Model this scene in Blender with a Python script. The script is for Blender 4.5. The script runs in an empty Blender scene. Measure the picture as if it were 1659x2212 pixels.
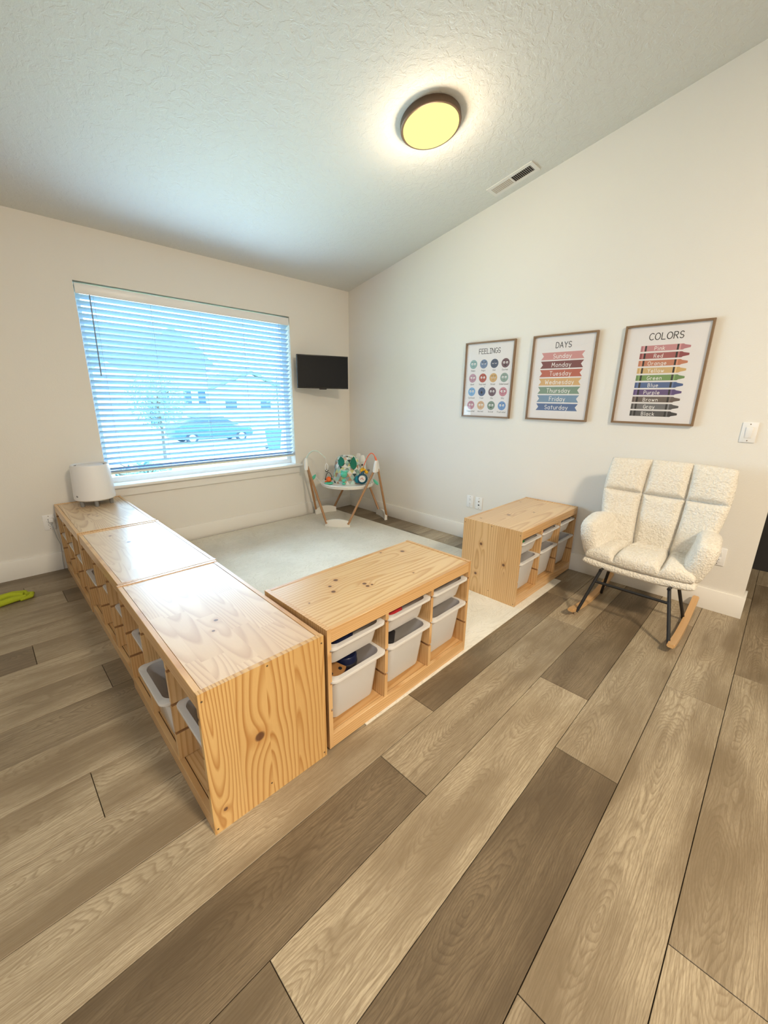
import bpy, bmesh, math, random
from mathutils import Vector, Matrix, noise

# ------------------------------------------------------------------ camera
sc = bpy.context.scene
col = sc.collection
W, H, FPX = 1659, 2212, 866.67
cam_d = bpy.data.cameras.new('camera')
cam = bpy.data.objects.new('camera', cam_d)
col.objects.link(cam)
cam_d.sensor_fit = 'HORIZONTAL'
cam_d.sensor_width = 36.0
cam_d.lens = FPX * 36.0 / W
cam_d.clip_start = 0.02
cam_d.clip_end = 300
R_, U_, F_ = Vector((0.70774, -0.70633, 0.0144)), Vector((0.18300, 0.20300, 0.96199)), Vector((0.68238, 0.67826, -0.27290))
yaw, pit, rol = -0.7884, -0.2764, 0.0144
F_ = Vector((-math.sin(yaw)*math.cos(pit), math.cos(yaw)*math.cos(pit), math.sin(pit)))
r0 = Vector((math.cos(yaw), math.sin(yaw), 0)); u0 = r0.cross(F_)
R_ = r0*math.cos(rol) + u0*math.sin(rol); U_ = -r0*math.sin(rol) + u0*math.cos(rol)
m = Matrix((R_, U_, -F_)).transposed().to_4x4()
m.translation = Vector((-3.2518, -3.8496, 1.3348))
cam.matrix_world = m
sc.camera = cam

# ------------------------------------------------------------------ world, lights, exposure
sc.view_settings.view_transform = 'Standard'
sc.view_settings.look = 'None'
sc.view_settings.gamma = 1.0
sc.view_settings.use_curve_mapping = False
sc.view_settings.exposure = 0.15

wd = bpy.data.worlds.new('sky'); sc.world = wd; wd.use_nodes = True
nt = wd.node_tree; nt.nodes.clear()
wo = nt.nodes.new('ShaderNodeOutputWorld'); bg = nt.nodes.new('ShaderNodeBackground')
bg.inputs[0].default_value = (0.60, 0.80, 1.0, 1); bg.inputs[1].default_value = 7.5
nt.links.new(bg.outputs[0], wo.inputs[0])

def lamp(name, kind, loc, energy, color, size=0.1, size_y=None, rot=(0, 0, 0)):
    l = bpy.data.lights.new(name, kind); l.energy = energy; l.color = color
    if kind == 'AREA':
        l.shape = 'RECTANGLE' if size_y else 'DISK'; l.size = size
        if size_y: l.size_y = size_y
    elif kind == 'SUN': l.angle = size
    else: l.shadow_soft_size = size
    o = bpy.data.objects.new(name, l); o.location = loc; o.rotation_euler = rot
    col.objects.link(o); return o

# daylight on the street side (sun comes from behind the house, over its roof)
lamp('sun', 'SUN', (0, 0, 20), 6.0, (1.0, 0.96, 0.88), 0.01, rot=(math.radians(38), 0, math.radians(-20)))
# ceiling light of the open-plan room behind the camera
lamp('kitchen_light', 'AREA', (-2.4, -5.9, 3.35), 185, (1.0, 0.83, 0.61), 0.6)
lamp('side_daylight_fill', 'AREA', (-5.2, -4.4, 3.1), 40, (0.88, 0.94, 1.0), 0.6)  # added cool fill, standing in for daylight from unseen windows
# added area strips inside the blind, boosting daylight thrown up and into the room
for i in range(4):
    wl = lamp('window_daylight_fill', 'AREA', (-1.675, -0.10, 0.86+0.30*i), (10.0, 10.0, 5.8, 5.8)[i], (0.56, 0.82, 1.0), 1.60, 0.14, rot=(math.radians(-(90+(-4, 4, 24, 28)[i])), 0, 0))
    wl.data.spread = math.radians(118)

# ------------------------------------------------------------------ helpers
random.seed(7)
DEPS = {}
def tag(o, label=None, cat=None, group=None, kind=None):
    if label: o['label'] = label
    if cat: o['category'] = cat
    if group: o['group'] = group
    if kind: o['kind'] = kind
    return o

def link(name, me, mat=None, parent=None, smooth=False):
    o = bpy.data.objects.new(name, me); col.objects.link(o)
    if mat and not me.materials: me.materials.append(mat)
    if parent: o.parent = parent
    if smooth:
        me.polygons.foreach_set('use_smooth', [True]*len(me.polygons)); me.update()
    return o

def thing(name, label, cat, loc=(0, 0, 0), rot=(0, 0, 0), group=None):
    o = bpy.data.objects.new(name, None); col.objects.link(o)
    o.empty_display_size = 0.05
    o.location = loc; o.rotation_euler = rot
    return tag(o, label, cat, group)

def smooth_by_angle(me, ang=40):
    bm = bmesh.new(); bm.from_mesh(me)
    a = math.radians(ang)
    for f in bm.faces: f.smooth = True
    for e in bm.edges:
        if len(e.link_faces) == 2 and e.calc_face_angle(0) > a: e.smooth = False
    bm.to_mesh(me); bm.free()

def mesh(name, verts, faces):
    me = bpy.data.meshes.new(name); me.from_pydata([tuple(v) for v in verts], [], faces); me.update()
    return me

def bx(bm, x0, x1, y0, y1, z0, z1, mat=None):
    vs = [Vector((x, y, z)) for z in (z0, z1) for y in (y0, y1) for x in (x0, x1)]
    if mat: vs = [mat @ v for v in vs]
    v = [bm.verts.new(p) for p in vs]
    for f in ((0, 2, 3, 1), (4, 5, 7, 6), (0, 1, 5, 4), (2, 6, 7, 3), (0, 4, 6, 2), (1, 3, 7, 5)):
        bm.faces.new([v[i] for i in f])
    return v

def box(name, x0, x1, y0, y1, z0, z1, mat, parent=None, bev=0.0, seg=2, mtx=None):
    bm = bmesh.new(); bx(bm, x0, x1, y0, y1, z0, z1, mtx)
    if bev > 0: bmesh.ops.bevel(bm, geom=bm.edges[:], offset=bev, segments=seg, affect='EDGES', profile=0.5)
    return fin(name, bm, mat, parent, bev > 0)

def fin(name, bm, mat, parent=None, smooth=True, ang=40):
    bmesh.ops.recalc_face_normals(bm, faces=bm.faces[:])
    me = bpy.data.meshes.new(name); bm.to_mesh(me); bm.free()
    o = link(name, me, mat, parent)
    if smooth: smooth_by_angle(me, ang)
    return o

def tube(bm, pts, rad, n=10, closed=False, flat=None):
    """sweep a circle along pts; rad float or list; flat=(a,b) ellipse factors"""
    pts = [Vector(p) for p in pts]; N = len(pts)
    rads = rad if isinstance(rad, (list, tuple)) else [rad]*N
    rings = []; prev = None
    for i, p in enumerate(pts):
        a = pts[(i-1) % N] if (closed or i > 0) else p
        b = pts[(i+1) % N] if (closed or i < N-1) else p
        t = (b-a).normalized()
        if prev is None:
            ref = Vector((0, 0, 1)) if abs(t.z) < 0.9 else Vector((1, 0, 0))
            nrm = (ref - t*ref.dot(t)).normalized()
        else:
            nrm = (prev - t*prev.dot(t)).normalized()
        prev = nrm; bn = t.cross(nrm)
        fa, fb = flat or (1, 1)
        rings.append([bm.verts.new(p + (nrm*math.cos(2*math.pi*k/n)*fa + bn*math.sin(2*math.pi*k/n)*fb)*rads[i]) for k in range(n)])
    for i in range(N if closed else N-1):
        A, B = rings[i], rings[(i+1) % N]
        for k in range(n): bm.faces.new((A[k], A[(k+1) % n], B[(k+1) % n], B[k]))
    if not closed:
        bm.faces.new(rings[0][::-1]); bm.faces.new(rings[-1])
    return rings

def tube_obj(name, pts, rad, mat, parent=None, n=10, closed=False, flat=None):
    bm = bmesh.new(); tube(bm, pts, rad, n, closed, flat); return fin(name, bm, mat, parent)

def lathe(bm, prof, n=48, mtx=None):
    """prof: list of (r,z); r=0 ends are closed"""
    rings = []
    for r, z in prof:
        if r < 1e-6:
            p = Vector((0, 0, z)); rings.append([bm.verts.new(mtx @ p if mtx else p)])
        else:
            ring = []
            for k in range(n):
                p = Vector((r*math.cos(2*math.pi*k/n), r*math.sin(2*math.pi*k/n), z))
                ring.append(bm.verts.new(mtx @ p if mtx else p))
            rings.append(ring)
    for A, B in zip(rings, rings[1:]):
        if len(A) == 1 and len(B) == 1: continue
        for k in range(n):
            k2 = (k+1) % n
            if len(A) == 1: bm.faces.new((A[0], B[k], B[k2]))
            elif len(B) == 1: bm.faces.new((A[k], A[k2], B[0]))
            else: bm.faces.new((A[k], A[k2], B[k2], B[k]))

def lathe_obj(name, prof, mat, parent=None, n=48, mtx=None):
    bm = bmesh.new(); lathe(bm, prof, n, mtx); return fin(name, bm, mat, parent)

def rrect(w, d, r, z, cx=0, cy=0, n=5):
    pts = []
    for (sx, sy, a0) in ((1, 1, 0), (-1, 1, 90), (-1, -1, 180), (1, -1, 270)):
        for k in range(n+1):
            a = math.radians(a0 + 90*k/n)
            pts.append(Vector((cx + sx*(w/2-r) + r*math.cos(a), cy + sy*(d/2-r) + r*math.sin(a), z)))
    return pts

def loft(bm, loops, cap0=True, cap1=True):
    L = [[bm.verts.new(p) for p in lp] for lp in loops]
    n = len(L[0])
    for A, B in zip(L, L[1:]):
        for k in range(n): bm.faces.new((A[k], A[(k+1) % n], B[(k+1) % n], B[k]))
    if cap0: bm.faces.new(L[0][::-1])
    if cap1: bm.faces.new(L[-1])

def prism(name, poly, d0, d1, axis, mat, parent=None):
    """poly in the 2 remaining axes, extruded along axis"""
    def P(a, b, t):
        return {'x': (t, a, b), 'y': (a, t, b), 'z': (a, b, t)}[axis]
    bm = bmesh.new()
    A = [bm.verts.new(P(a, b, d0)) for a, b in poly]; B = [bm.verts.new(P(a, b, d1)) for a, b in poly]
    n = len(poly)
    for k in range(n): bm.faces.new((A[k], A[(k+1) % n], B[(k+1) % n], B[k]))
    bm.faces.new(A[::-1]); bm.faces.new(B)
    return fin(name, bm, mat, parent, False)

def children(o): return [c for c in bpy.data.objects if c.parent == o]

# ------------------------------------------------------------------ materials
class NT:
    def fres(s, r0=0.04):
        f = s.n('LayerWeight', {'Blend': 0.5}).outputs['Facing']
        return s.math('ADD', r0, s.math('MULTIPLY', s.math('POWER', f, 5.0), 1-r0))
    def __init__(s, name):
        s.m = bpy.data.materials.new(name); s.m.use_nodes = True
        s.t = s.m.node_tree; s.t.nodes.clear()
        s.out = s.t.nodes.new('ShaderNodeOutputMaterial')
    def n(s, typ, ins=None, **kw):
        nd = s.t.nodes.new('ShaderNode'+typ)
        for k, v in kw.items(): setattr(nd, k, v)
        for k, v in (ins or {}).items():
            if isinstance(v, bpy.types.NodeSocket): s.t.links.new(v, nd.inputs[k])
            else: nd.inputs[k].default_value = v
        return nd
    def math(s, op, a, b=0.0, c=None):
        ins = {0: a, 1: b}
        if c is not None: ins[2] = c
        return s.n('Math', ins, operation=op).outputs[0]
    def mix(s, f, a, b, blend='MIX'):
        nd = s.n('Mix', {0: f, 6: a, 7: b}, data_type='RGBA', blend_type=blend); return nd.outputs[2]
    def ramp(s, f, stops):
        nd = s.n('ValToRGB', {0: f}); cr = nd.color_ramp
        while len(cr.elements) < len(stops): cr.elements.new(0.5)
        for e, (p, c) in zip(cr.elements, stops): e.position = p; e.color = c if len(c) == 4 else (*c, 1)
        return nd.outputs[0]
    def bsdf(s, color, rough=0.5, bump=None, bstr=0.3, bdist=0.002, **kw):
        ins = {'Base Color': color if not isinstance(color, tuple) else (*color[:3], 1), 'Roughness': rough}
        ins.update(kw)
        if bump is not None:
            b = s.n('Bump', {'Strength': bstr, 'Distance': bdist, 'Height': bump}); ins['Normal'] = b.outputs[0]
        p = s.n('BsdfPrincipled', ins)
        s.t.links.new(p.outputs[0], s.out.inputs[0]); return p
    def obj(s): return s.n('TexCoord').outputs['Object']

def plain(name, c, rough=0.5, metal=0.0, **kw):
    k = NT(name); k.bsdf(c, rough, None, Metallic=metal, **kw); return k.m

def srgb(r, g, b):
    f = lambda v: (v/255/12.92) if v/255 <= .04045 else ((v/255+.055)/1.055)**2.4
    return (f(r), f(g), f(b))

def wall_mat(name, c, scale, strg, bdist):
    k = NT(name); co = k.obj()
    n1 = k.n('TexNoise', {'Vector': co, 'Scale': scale, 'Detail': 4.0, 'Roughness': 0.55}).outputs[0]
    n2 = k.n('TexNoise', {'Vector': co, 'Scale': 1.3, 'Detail': 2.0}).outputs[0]
    colr = k.mix(k.math('MULTIPLY', n2, 0.35), (*c, 1), (*[v*0.94 for v in c], 1))
    k.bsdf(colr, 0.72, n1, strg, bdist); return k.m

def ceil_mat():
    k = NT('ceiling_paint'); co = k.obj()
    n1 = k.n('TexNoise', {'Vector': co, 'Scale': 22.0, 'Detail': 5.0, 'Roughness': 0.6, 'Distortion': 0.6}).outputs[0]
    f = k.ramp(n1, [(0.46, (0, 0, 0)), (0.56, (1, 1, 1))])
    n2 = k.n('TexNoise', {'Vector': co, 'Scale': 160.0, 'Detail': 2.0}).outputs[0]
    h = k.math('ADD', k.math('MULTIPLY', f, 0.7), k.math('MULTIPLY', n2, 0.6))
    k.bsdf((0.74, 0.745, 0.71), 0.8, h, 0.6, 0.0026); return k.m

def pine_mat(name, grain='x', across='y', seed=0.0, knots=(), light=(0.80, 0.53, 0.26), dark=(0.55, 0.28, 0.095), rough=0.32, stave=0.105, contrast=0.95, ring=0.0125, arch=0.045, block=0.0):
    """solid pine: glued staves, each with cathedral growth rings, plus knots (grain, across, radius)"""
    k = NT(name); co = k.obj()
    sep = k.n('SeparateXYZ', {0: co})
    G, A = sep.outputs['XYZ'.index(grain.upper())], sep.outputs['XYZ'.index(across.upper())]
    T = sep.outputs[[i for i in range(3) if i not in ('XYZ'.index(grain.upper()), 'XYZ'.index(across.upper()))][0]]
    oi = k.n('ObjectInfo').outputs['Random']
    sd = k.math('ADD', k.math('MULTIPLY', oi, 17.0 if not knots else 0.0), seed)
    sid = k.math('FLOOR', k.math('DIVIDE', k.math('ADD', A, 5.03+seed*0.013), stave))
    if block:    # short finger-jointed lengths along each stave
        w0 = k.n('TexWhiteNoise', {'W': k.math('ADD', sid, sd)}, noise_dimensions='1D').outputs['Value']
        bid = k.math('FLOOR', k.math('ADD', k.math('DIVIDE', G, block), k.math('MULTIPLY', w0, 7.3)))
        sid = k.math('ADD', sid, k.math('MULTIPLY', bid, 31.0))
    wn = k.n('TexWhiteNoise', {'W': k.math('ADD', sid, sd)}, noise_dimensions='1D')
    ws = k.n('SeparateColor', {0: wn.outputs['Color']})
    # grain space noise
    wv = k.n('CombineXYZ', {0: k.math('MULTIPLY', G, 2.2), 1: k.math('MULTIPLY', A, 6.0), 2: k.math('ADD', k.math('MULTIPLY', sid, 3.7), sd)}).outputs[0]
    nz = k.n('TexNoise', {'Vector': wv, 'Scale': 1.0, 'Detail': 2.0, 'Roughness': 0.5}).outputs[0]
    nzc = k.math('SUBTRACT', nz, 0.5)
    # stave centre line and slope
    frac = k.math('FRACT', k.math('DIVIDE', k.math('ADD', A, 5.03+seed*0.013), stave))
    a = k.math('MULTIPLY', k.math('SUBTRACT', frac, k.math('SUBTRACT', k.math('MULTIPLY', ws.outputs[0], 1.7), 0.35)), stave)
    a = k.math('ADD', a, k.math('MULTIPLY', nzc, 0.034))
    g = k.math('MULTIPLY', k.math('ADD', G, k.math('MULTIPLY', k.math('SUBTRACT', ws.outputs[1], 0.5), 1.2)), arch)
    r = k.math('SQRT', k.math('ADD', k.math('MULTIPLY', a, a), k.math('MULTIPLY', g, g)))
    kn_f = None
    for (kg, ka, kr) in knots:
        dg = k.math('MULTIPLY', k.math('SUBTRACT', G, kg), 0.62); da = k.math('SUBTRACT', A, ka)
        d2 = k.math('ADD', k.math('MULTIPLY', dg, dg), k.math('MULTIPLY', da, da))
        e = k.math('POWER', 2.718, k.math('DIVIDE', d2, -(kr*2.6)**2))
        r = k.math('ADD', r, k.math('MULTIPLY', e, kr*1.5))
        dd = k.math('SQRT', k.math('ADD', k.math('MULTIPLY', k.math('SUBTRACT', G, kg), k.math('SUBTRACT', G, kg)), k.math('MULTIPLY', da, da)))
        f1 = k.n('MapRange', {0: dd, 1: kr*1.15, 2: kr*0.75, 3: 0.0, 4: 1.0}).outputs[0]
        c_h = k.n('MapRange', {0: dd, 1: kr*3.0, 2: kr*1.0, 3: 0.0, 4: 0.45}).outputs[0]
        halo = c_h if kn_f is None else k.math('MAXIMUM', halo, c_h)
        kn_f = f1 if kn_f is None else k.math('MAXIMUM', kn_f, f1)
    r = k.math('ADD', r, k.math('MULTIPLY', nzc, 0.012))
    ph = k.math('FRACT', k.math('DIVIDE', r, k.math('MULTIPLY', ring, k.math('ADD', 0.62, k.math('MULTIPLY', ws.outputs[1], 0.85)))))
    line = k.ramp(ph, [(0.0, (0.05, 0.05, 0.05)), (0.45, (0.12, 0.12, 0.12)), (0.86, (1, 1, 1)), (1.0, (0.1, 0.1, 0.1))])
    lf = k.math('MULTIPLY', k.math('MULTIPLY', line, contrast), k.math('ADD', 0.55, k.math('MULTIPLY', nz, 0.6)))
    base = k.mix(k.math('MULTIPLY', ws.outputs[2], 0.62), (*light, 1), (light[0]*0.82, light[1]*0.74, light[2]*0.66, 1))
    c = k.mix(lf, base, (*dark, 1))
    fv = k.n('CombineXYZ', {0: k.math('MULTIPLY', G, 14.0), 1: k.math('MULTIPLY', A, 420.0), 2: k.math('MULTIPLY', T, 300.0)}).outputs[0]
    fine = k.n('TexNoise', {'Vector': fv, 'Scale': 1.0, 'Detail': 2.0}).outputs[0]
    c = k.mix(k.math('MULTIPLY', fine, 0.22), c, (dark[0]*0.9, dark[1]*0.9, dark[2]*0.9, 1))
    if kn_f is not None:
        c = k.mix(halo, c, (dark[0], dark[1]*0.9, dark[2]*0.8, 1))
        c = k.mix(k.math('MULTIPLY', kn_f, 0.88), c, (0.10, 0.035, 0.018, 1))
    p = k.bsdf(c, rough, fine, 0.12, 0.0006)
    p.inputs['Coat Weight'].default_value = 0.45; p.inputs['Coat Roughness'].default_value = 0.34
    return k.m

def plank_mat():
    k = NT('oak_laminate'); co = k.obj()
    tone = k.n('Attribute', attribute_type='OBJECT', attribute_name='tone').outputs['Fac']
    seed = k.n('Attribute', attribute_type='OBJECT', attribute_name='seed').outputs['Fac']
    sep = k.n('SeparateXYZ', {0: co}); X, Y = sep.outputs[0], sep.outputs[1]
    z = k.math('MULTIPLY', seed, 9.0)
    def noise_(sx, sy, det=3.0, off=0.0, rough=0.55):
        v = k.n('CombineXYZ', {0: k.math('ADD', k.math('MULTIPLY', X, sx), off), 1: k.math('MULTIPLY', Y, sy), 2: z}).outputs[0]
        return k.n('TexNoise', {'Vector': v, 'Scale': 1.0, 'Detail': det, 'Roughness': rough}).outputs[0]
    cloud = noise_(1.7, 6.0, 3.0)
    n2 = noise_(3.0, 16.0, 2.0, 5.0)
    streak = noise_(3.2, 120.0, 5.0, 2.0, 0.7)
    fine = noise_(45.0, 420.0, 2.0, 1.0)
    # cathedral rings
    a = k.math('ADD', k.math('SUBTRACT', Y, k.math('MULTIPLY', k.math('SUBTRACT', seed, k.math('FLOOR', seed)), 0.07)), k.math('MULTIPLY', k.math('SUBTRACT', n2, 0.5), 0.055))
    g = k.math('MULTIPLY', k.math('SINE', k.math('ADD', k.math('MULTIPLY', X, 4.2), z)), 0.055)
    g = k.math('ADD', g, k.math('MULTIPLY', k.math('SUBTRACT', cloud, 0.5), 0.10))
    r = k.math('SQRT', k.math('ADD', k.math('MULTIPLY', a, a), k.math('MULTIPLY', g, g)))
    ph = k.math('FRACT', k.math('DIVIDE', k.math('ADD', r, k.math('MULTIPLY', streak, 0.005)), 0.0062))
    line = k.ramp(ph, [(0.0, (0, 0, 0)), (0.5, (0.25, 0.25, 0.25)), (0.85, (1, 1, 1)), (1.0, (0, 0, 0))])
    light = k.mix(tone, (0.225, 0.166, 0.102, 1), (0.580, 0.490, 0.350, 1))
    darkc = k.mix(tone, (0.088, 0.060, 0.034, 1), (0.235, 0.174, 0.105, 1))
    cf = k.n('MapRange', {0: cloud, 1: 0.40, 2: 0.64, 3: 0.0, 4: 0.80}).outputs[0]
    c = k.mix(cf, light, darkc)
    sf = k.n('MapRange', {0: streak, 1: 0.42, 2: 0.75, 3: 0.0, 4: 0.75}).outputs[0]
    c = k.mix(sf, c, darkc)
    c = k.mix(k.math('MULTIPLY', line, 0.58), c, darkc)
    c = k.mix(k.n('MapRange', {0: fine, 1: 0.45, 2: 0.7, 3: 0.0, 4: 0.45}).outputs[0], c, darkc)
    h = k.math('ADD', k.math('MULTIPLY', fine, 0.5), k.math('MULTIPLY', streak, 0.5))
    rg = k.math('ADD', 0.36, k.math('MULTIPLY', streak, 0.16))
    k.bsdf(c, rg, h, 0.22, 0.0008, **{'Specular IOR Level': 0.45}); return k.m

def rug_mat():
    k = NT('cream_rug_pile'); co = k.obj()
    mp = k.n('Mapping', {0: co, 2: (0, 0, 0.5), 3: (1.0, 3.5, 1.0)}).outputs[0]
    n1 = k.n('TexNoise', {'Vector': mp, 'Scale': 2.6, 'Detail': 3.0, 'Distortion': 2.4}).outputs[0]
    w = k.ramp(k.math('FRACT', k.math('MULTIPLY', n1, 9.0)), [(0, (0, 0, 0)), (0.12, (1, 1, 1)), (0.35, (0.1, 0.1, 0.1)), (1, (0, 0, 0))])
    n2 = k.n('TexNoise', {'Vector': co, 'Scale': 260.0, 'Detail': 2.0}).outputs[0]
    n3 = k.n('TexNoise', {'Vector': co, 'Scale': 3.0, 'Detail': 3.0}).outputs[0]
    c = k.mix(k.math('MULTIPLY', w, 0.42), (0.88, 0.84, 0.75, 1), (0.60, 0.55, 0.45, 1))
    c = k.mix(k.n('MapRange', {0: n3, 1: 0.4, 2: 0.65, 3: 0.0, 4: 0.30}).outputs[0], c, (0.60, 0.56, 0.46, 1))
    c = k.mix(k.math('MULTIPLY', n2, 0.35), c, (0.56, 0.50, 0.40, 1))
    h = k.math('ADD', k.math('MULTIPLY', n2, 0.6), k.math('MULTIPLY', w, -0.4))
    k.bsdf(c, 0.95, h, 0.7, 0.004, **{'Specular IOR Level': 0.1}); return k.m

def boucle_mat():
    k = NT('cream_boucle'); co = k.obj()
    v = k.n('TexVoronoi', {'Vector': co, 'Scale': 105.0}, feature='SMOOTH_F1').outputs['Distance']
    n = k.n('TexNoise', {'Vector': co, 'Scale': 210.0, 'Detail': 3.0}).outputs[0]
    h = k.math('ADD', k.math('MULTIPLY', v, -1.0), k.math('MULTIPLY', n, 0.8))
    c = k.mix(k.math('MULTIPLY', v, 0.85), (0.92, 0.88, 0.80, 1), (0.70, 0.63, 0.52, 1))
    k.bsdf(c, 0.95, h, 0.9, 0.006, **{'Specular IOR Level': 0.1, 'Sheen Weight': 0.25}); return k.m

def bin_mat(name, tint=(0.86, 0.87, 0.88), see=0.2):
    k = NT(name)
    d = k.n('BsdfDiffuse', {'Color': (*tint, 1)}); t = k.n('BsdfTranslucent', {'Color': (*tint, 1)})
    tr = k.n('BsdfRefraction', {'Color': (0.97, 0.97, 0.98, 1), 'Roughness': 0.55, 'IOR': 1.12}); g = k.n('BsdfGlossy', {'Color': (1, 1, 1, 1), 'Roughness': 0.25})
    m1 = k.n('MixShader', {0: 0.30, 1: d.outputs[0], 2: t.outputs[0]})
    m2 = k.n('MixShader', {0: see, 1: m1.outputs[0], 2: tr.outputs[0]})
    m3 = k.n('MixShader', {0: k.fres(), 1: m2.outputs[0], 2: g.outputs[0]})
    k.t.links.new(m3.outputs[0], k.out.inputs[0]); return k.m

def clear_mat(name, tint=(1, 1, 1), refl=1.0, r0=0.04):
    k = NT(name)
    tr = k.n('BsdfTransparent', {'Color': (*tint, 1)}); g = k.n('BsdfGlossy', {'Color': (refl, refl, refl, 1), 'Roughness': 0.02})
    m3 = k.n('MixShader', {0: k.fres(r0), 1: tr.outputs[0], 2: g.outputs[0]})
    k.t.links.new(m3.outputs[0], k.out.inputs[0]); return k.m

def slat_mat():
    k = NT('blind_slat_daylight_tint')
    d = k.n('BsdfDiffuse', {'Color': (0.58, 0.74, 0.90, 1)}); t = k.n('BsdfTranslucent', {'Color': (0.34, 0.66, 0.95, 1)})  # white slats; the blue of the daylight is put into their colour
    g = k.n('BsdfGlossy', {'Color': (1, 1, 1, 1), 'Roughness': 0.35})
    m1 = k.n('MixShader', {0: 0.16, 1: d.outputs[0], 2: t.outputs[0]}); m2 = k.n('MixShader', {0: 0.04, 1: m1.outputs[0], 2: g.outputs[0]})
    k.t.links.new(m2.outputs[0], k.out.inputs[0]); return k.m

def emis(name, c, s):
    k = NT(name); e = k.n('Emission', {0: (*c, 1), 1: s}); k.t.links.new(e.outputs[0], k.out.inputs[0]); return k.m

M_wall = wall_mat('wall_paint', (0.81, 0.785, 0.735), 130.0, 0.3, 0.0018)
M_ceil = ceil_mat()
M_trim = plain('white_trim', (0.84, 0.82, 0.78), 0.4)
M_vinyl = plain('white_vinyl', (0.86, 0.88, 0.9), 0.35)
M_plank = plank_mat()
M_joint = plain('dark_joint', (0.05, 0.035, 0.022), 0.8)
M_rug = rug_mat()
M_boucle = boucle_mat()
M_pine = pine_mat('pine', 'x', 'y', 0.0)
M_pine_up = pine_mat('pine_upright', 'z', 'y', 3.0)
M_pine_rail = pine_mat('pine_rail', 'x', 'z', 5.0, stave=0.2)
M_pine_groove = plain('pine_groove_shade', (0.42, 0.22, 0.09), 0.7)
M_end_A = pine_mat('pine_end_near', 'z', 'y', 1.0, knots=[(0.268, 0.172, 0.017), (0.075, 0.040, 0.007)], light=(0.79, 0.53, 0.22), dark=(0.46, 0.21, 0.05), contrast=1.0, arch=0.085, ring=0.0140)
M_end_E = pine_mat('pine_end_wall_unit', 'z', 'y', 4.0, knots=[(0.372, 0.285, 0.010), (0.270, 0.105, 0.010), (0.145, 0.310, 0.010)], light=(0.80, 0.55, 0.28), dark=(0.52, 0.28, 0.10))
M_top_D = pine_mat('pine_top_front', 'x', 'y', 2.0, knots=[(0.358, 0.190, 0.010), (0.352, 0.163, 0.009), (0.376, 0.160, 0.006), (0.287, 0.307, 0.011), (0.229, 0.275, 0.008), (0.209, 0.225, 0.010), (0.777, 0.339, 0.012), (0.676, 0.405, 0.006), (0.607, 0.114, 0.005), (0.076, 0.214, 0.004)], light=(0.83, 0.62, 0.34), dark=(0.58, 0.32, 0.12), ring=0.0165, arch=0.06)
M_top_E = pine_mat('pine_top_wall_unit', 'x', 'y', 8.0, knots=[(0.309, 0.260, 0.014), (0.089, 0.354, 0.007), (0.516, 0.168, 0.008), (0.902, 0.316, 0.007), (0.734, 0.386, 0.006)], light=(0.80, 0.58, 0.32), dark=(0.56, 0.31, 0.12), ring=0.0165, arch=0.06)
M_top_A = pine_mat('pine_top_near', 'x', 'y', 6.0, knots=[(0.569, 0.203, 0.008), (0.634, 0.167, 0.006)], light=(0.84, 0.67, 0.48), dark=(0.58, 0.38, 0.24), contrast=0.85, arch=0.08, block=0.36, stave=0.075)
M_top_B = pine_mat('pine_top_middle', 'x', 'y', 11.0, knots=[(0.150, 0.131, 0.008), (0.339, 0.184, 0.011), (0.783, 0.288, 0.006)], light=(0.84, 0.69, 0.51), dark=(0.60, 0.42, 0.28), contrast=0.75, arch=0.08, block=0.34, stave=0.075)
M_top_C = pine_mat('pine_top_far', 'x', 'y', 14.0, knots=[(0.484, 0.136, 0.009), (0.563, 0.170, 0.007), (0.26, 0.107, 0.009)], light=(0.78, 0.60, 0.39), dark=(0.48, 0.29, 0.14), arch=0.08, block=0.36, stave=0.075)
M_bin = bin_mat('frosted_plastic', (0.95, 0.94, 0.94), 0.22)
M_rim = bin_mat('frosted_plastic_rim', (0.92, 0.91, 0.90), 0.0)
M_black = plain('black_metal', (0.012, 0.012, 0.014), 0.45)
M_blackpl = plain('black_plastic', (0.02, 0.02, 0.025), 0.5)
M_screw = plain('screw_steel', (0.22, 0.16, 0.10), 0.4, 0.6)
M_white = plain('white_plastic', (0.86, 0.86, 0.86), 0.3)
M_rock = pine_mat('rocker_beech', 'x', 'y', 21.0, light=(0.74, 0.47, 0.22), dark=(0.60, 0.33, 0.13), contrast=0.3, stave=0.3)
M_glass = clear_mat('window_glass', (0.86, 0.95, 1.0))
M_frameglass = clear_mat('picture_glazing', (1, 1, 1))
M_slat = slat_mat()

# ------------------------------------------------------------------ the room
SL = 0.1977
def cz(y): return 2.484 - SL*(y-0.013)
XL, YB = -6.6, -8.2        # left and back ends of the open-plan room
WT = 0.013                 # wall plane sits behind the baseboard face

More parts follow.
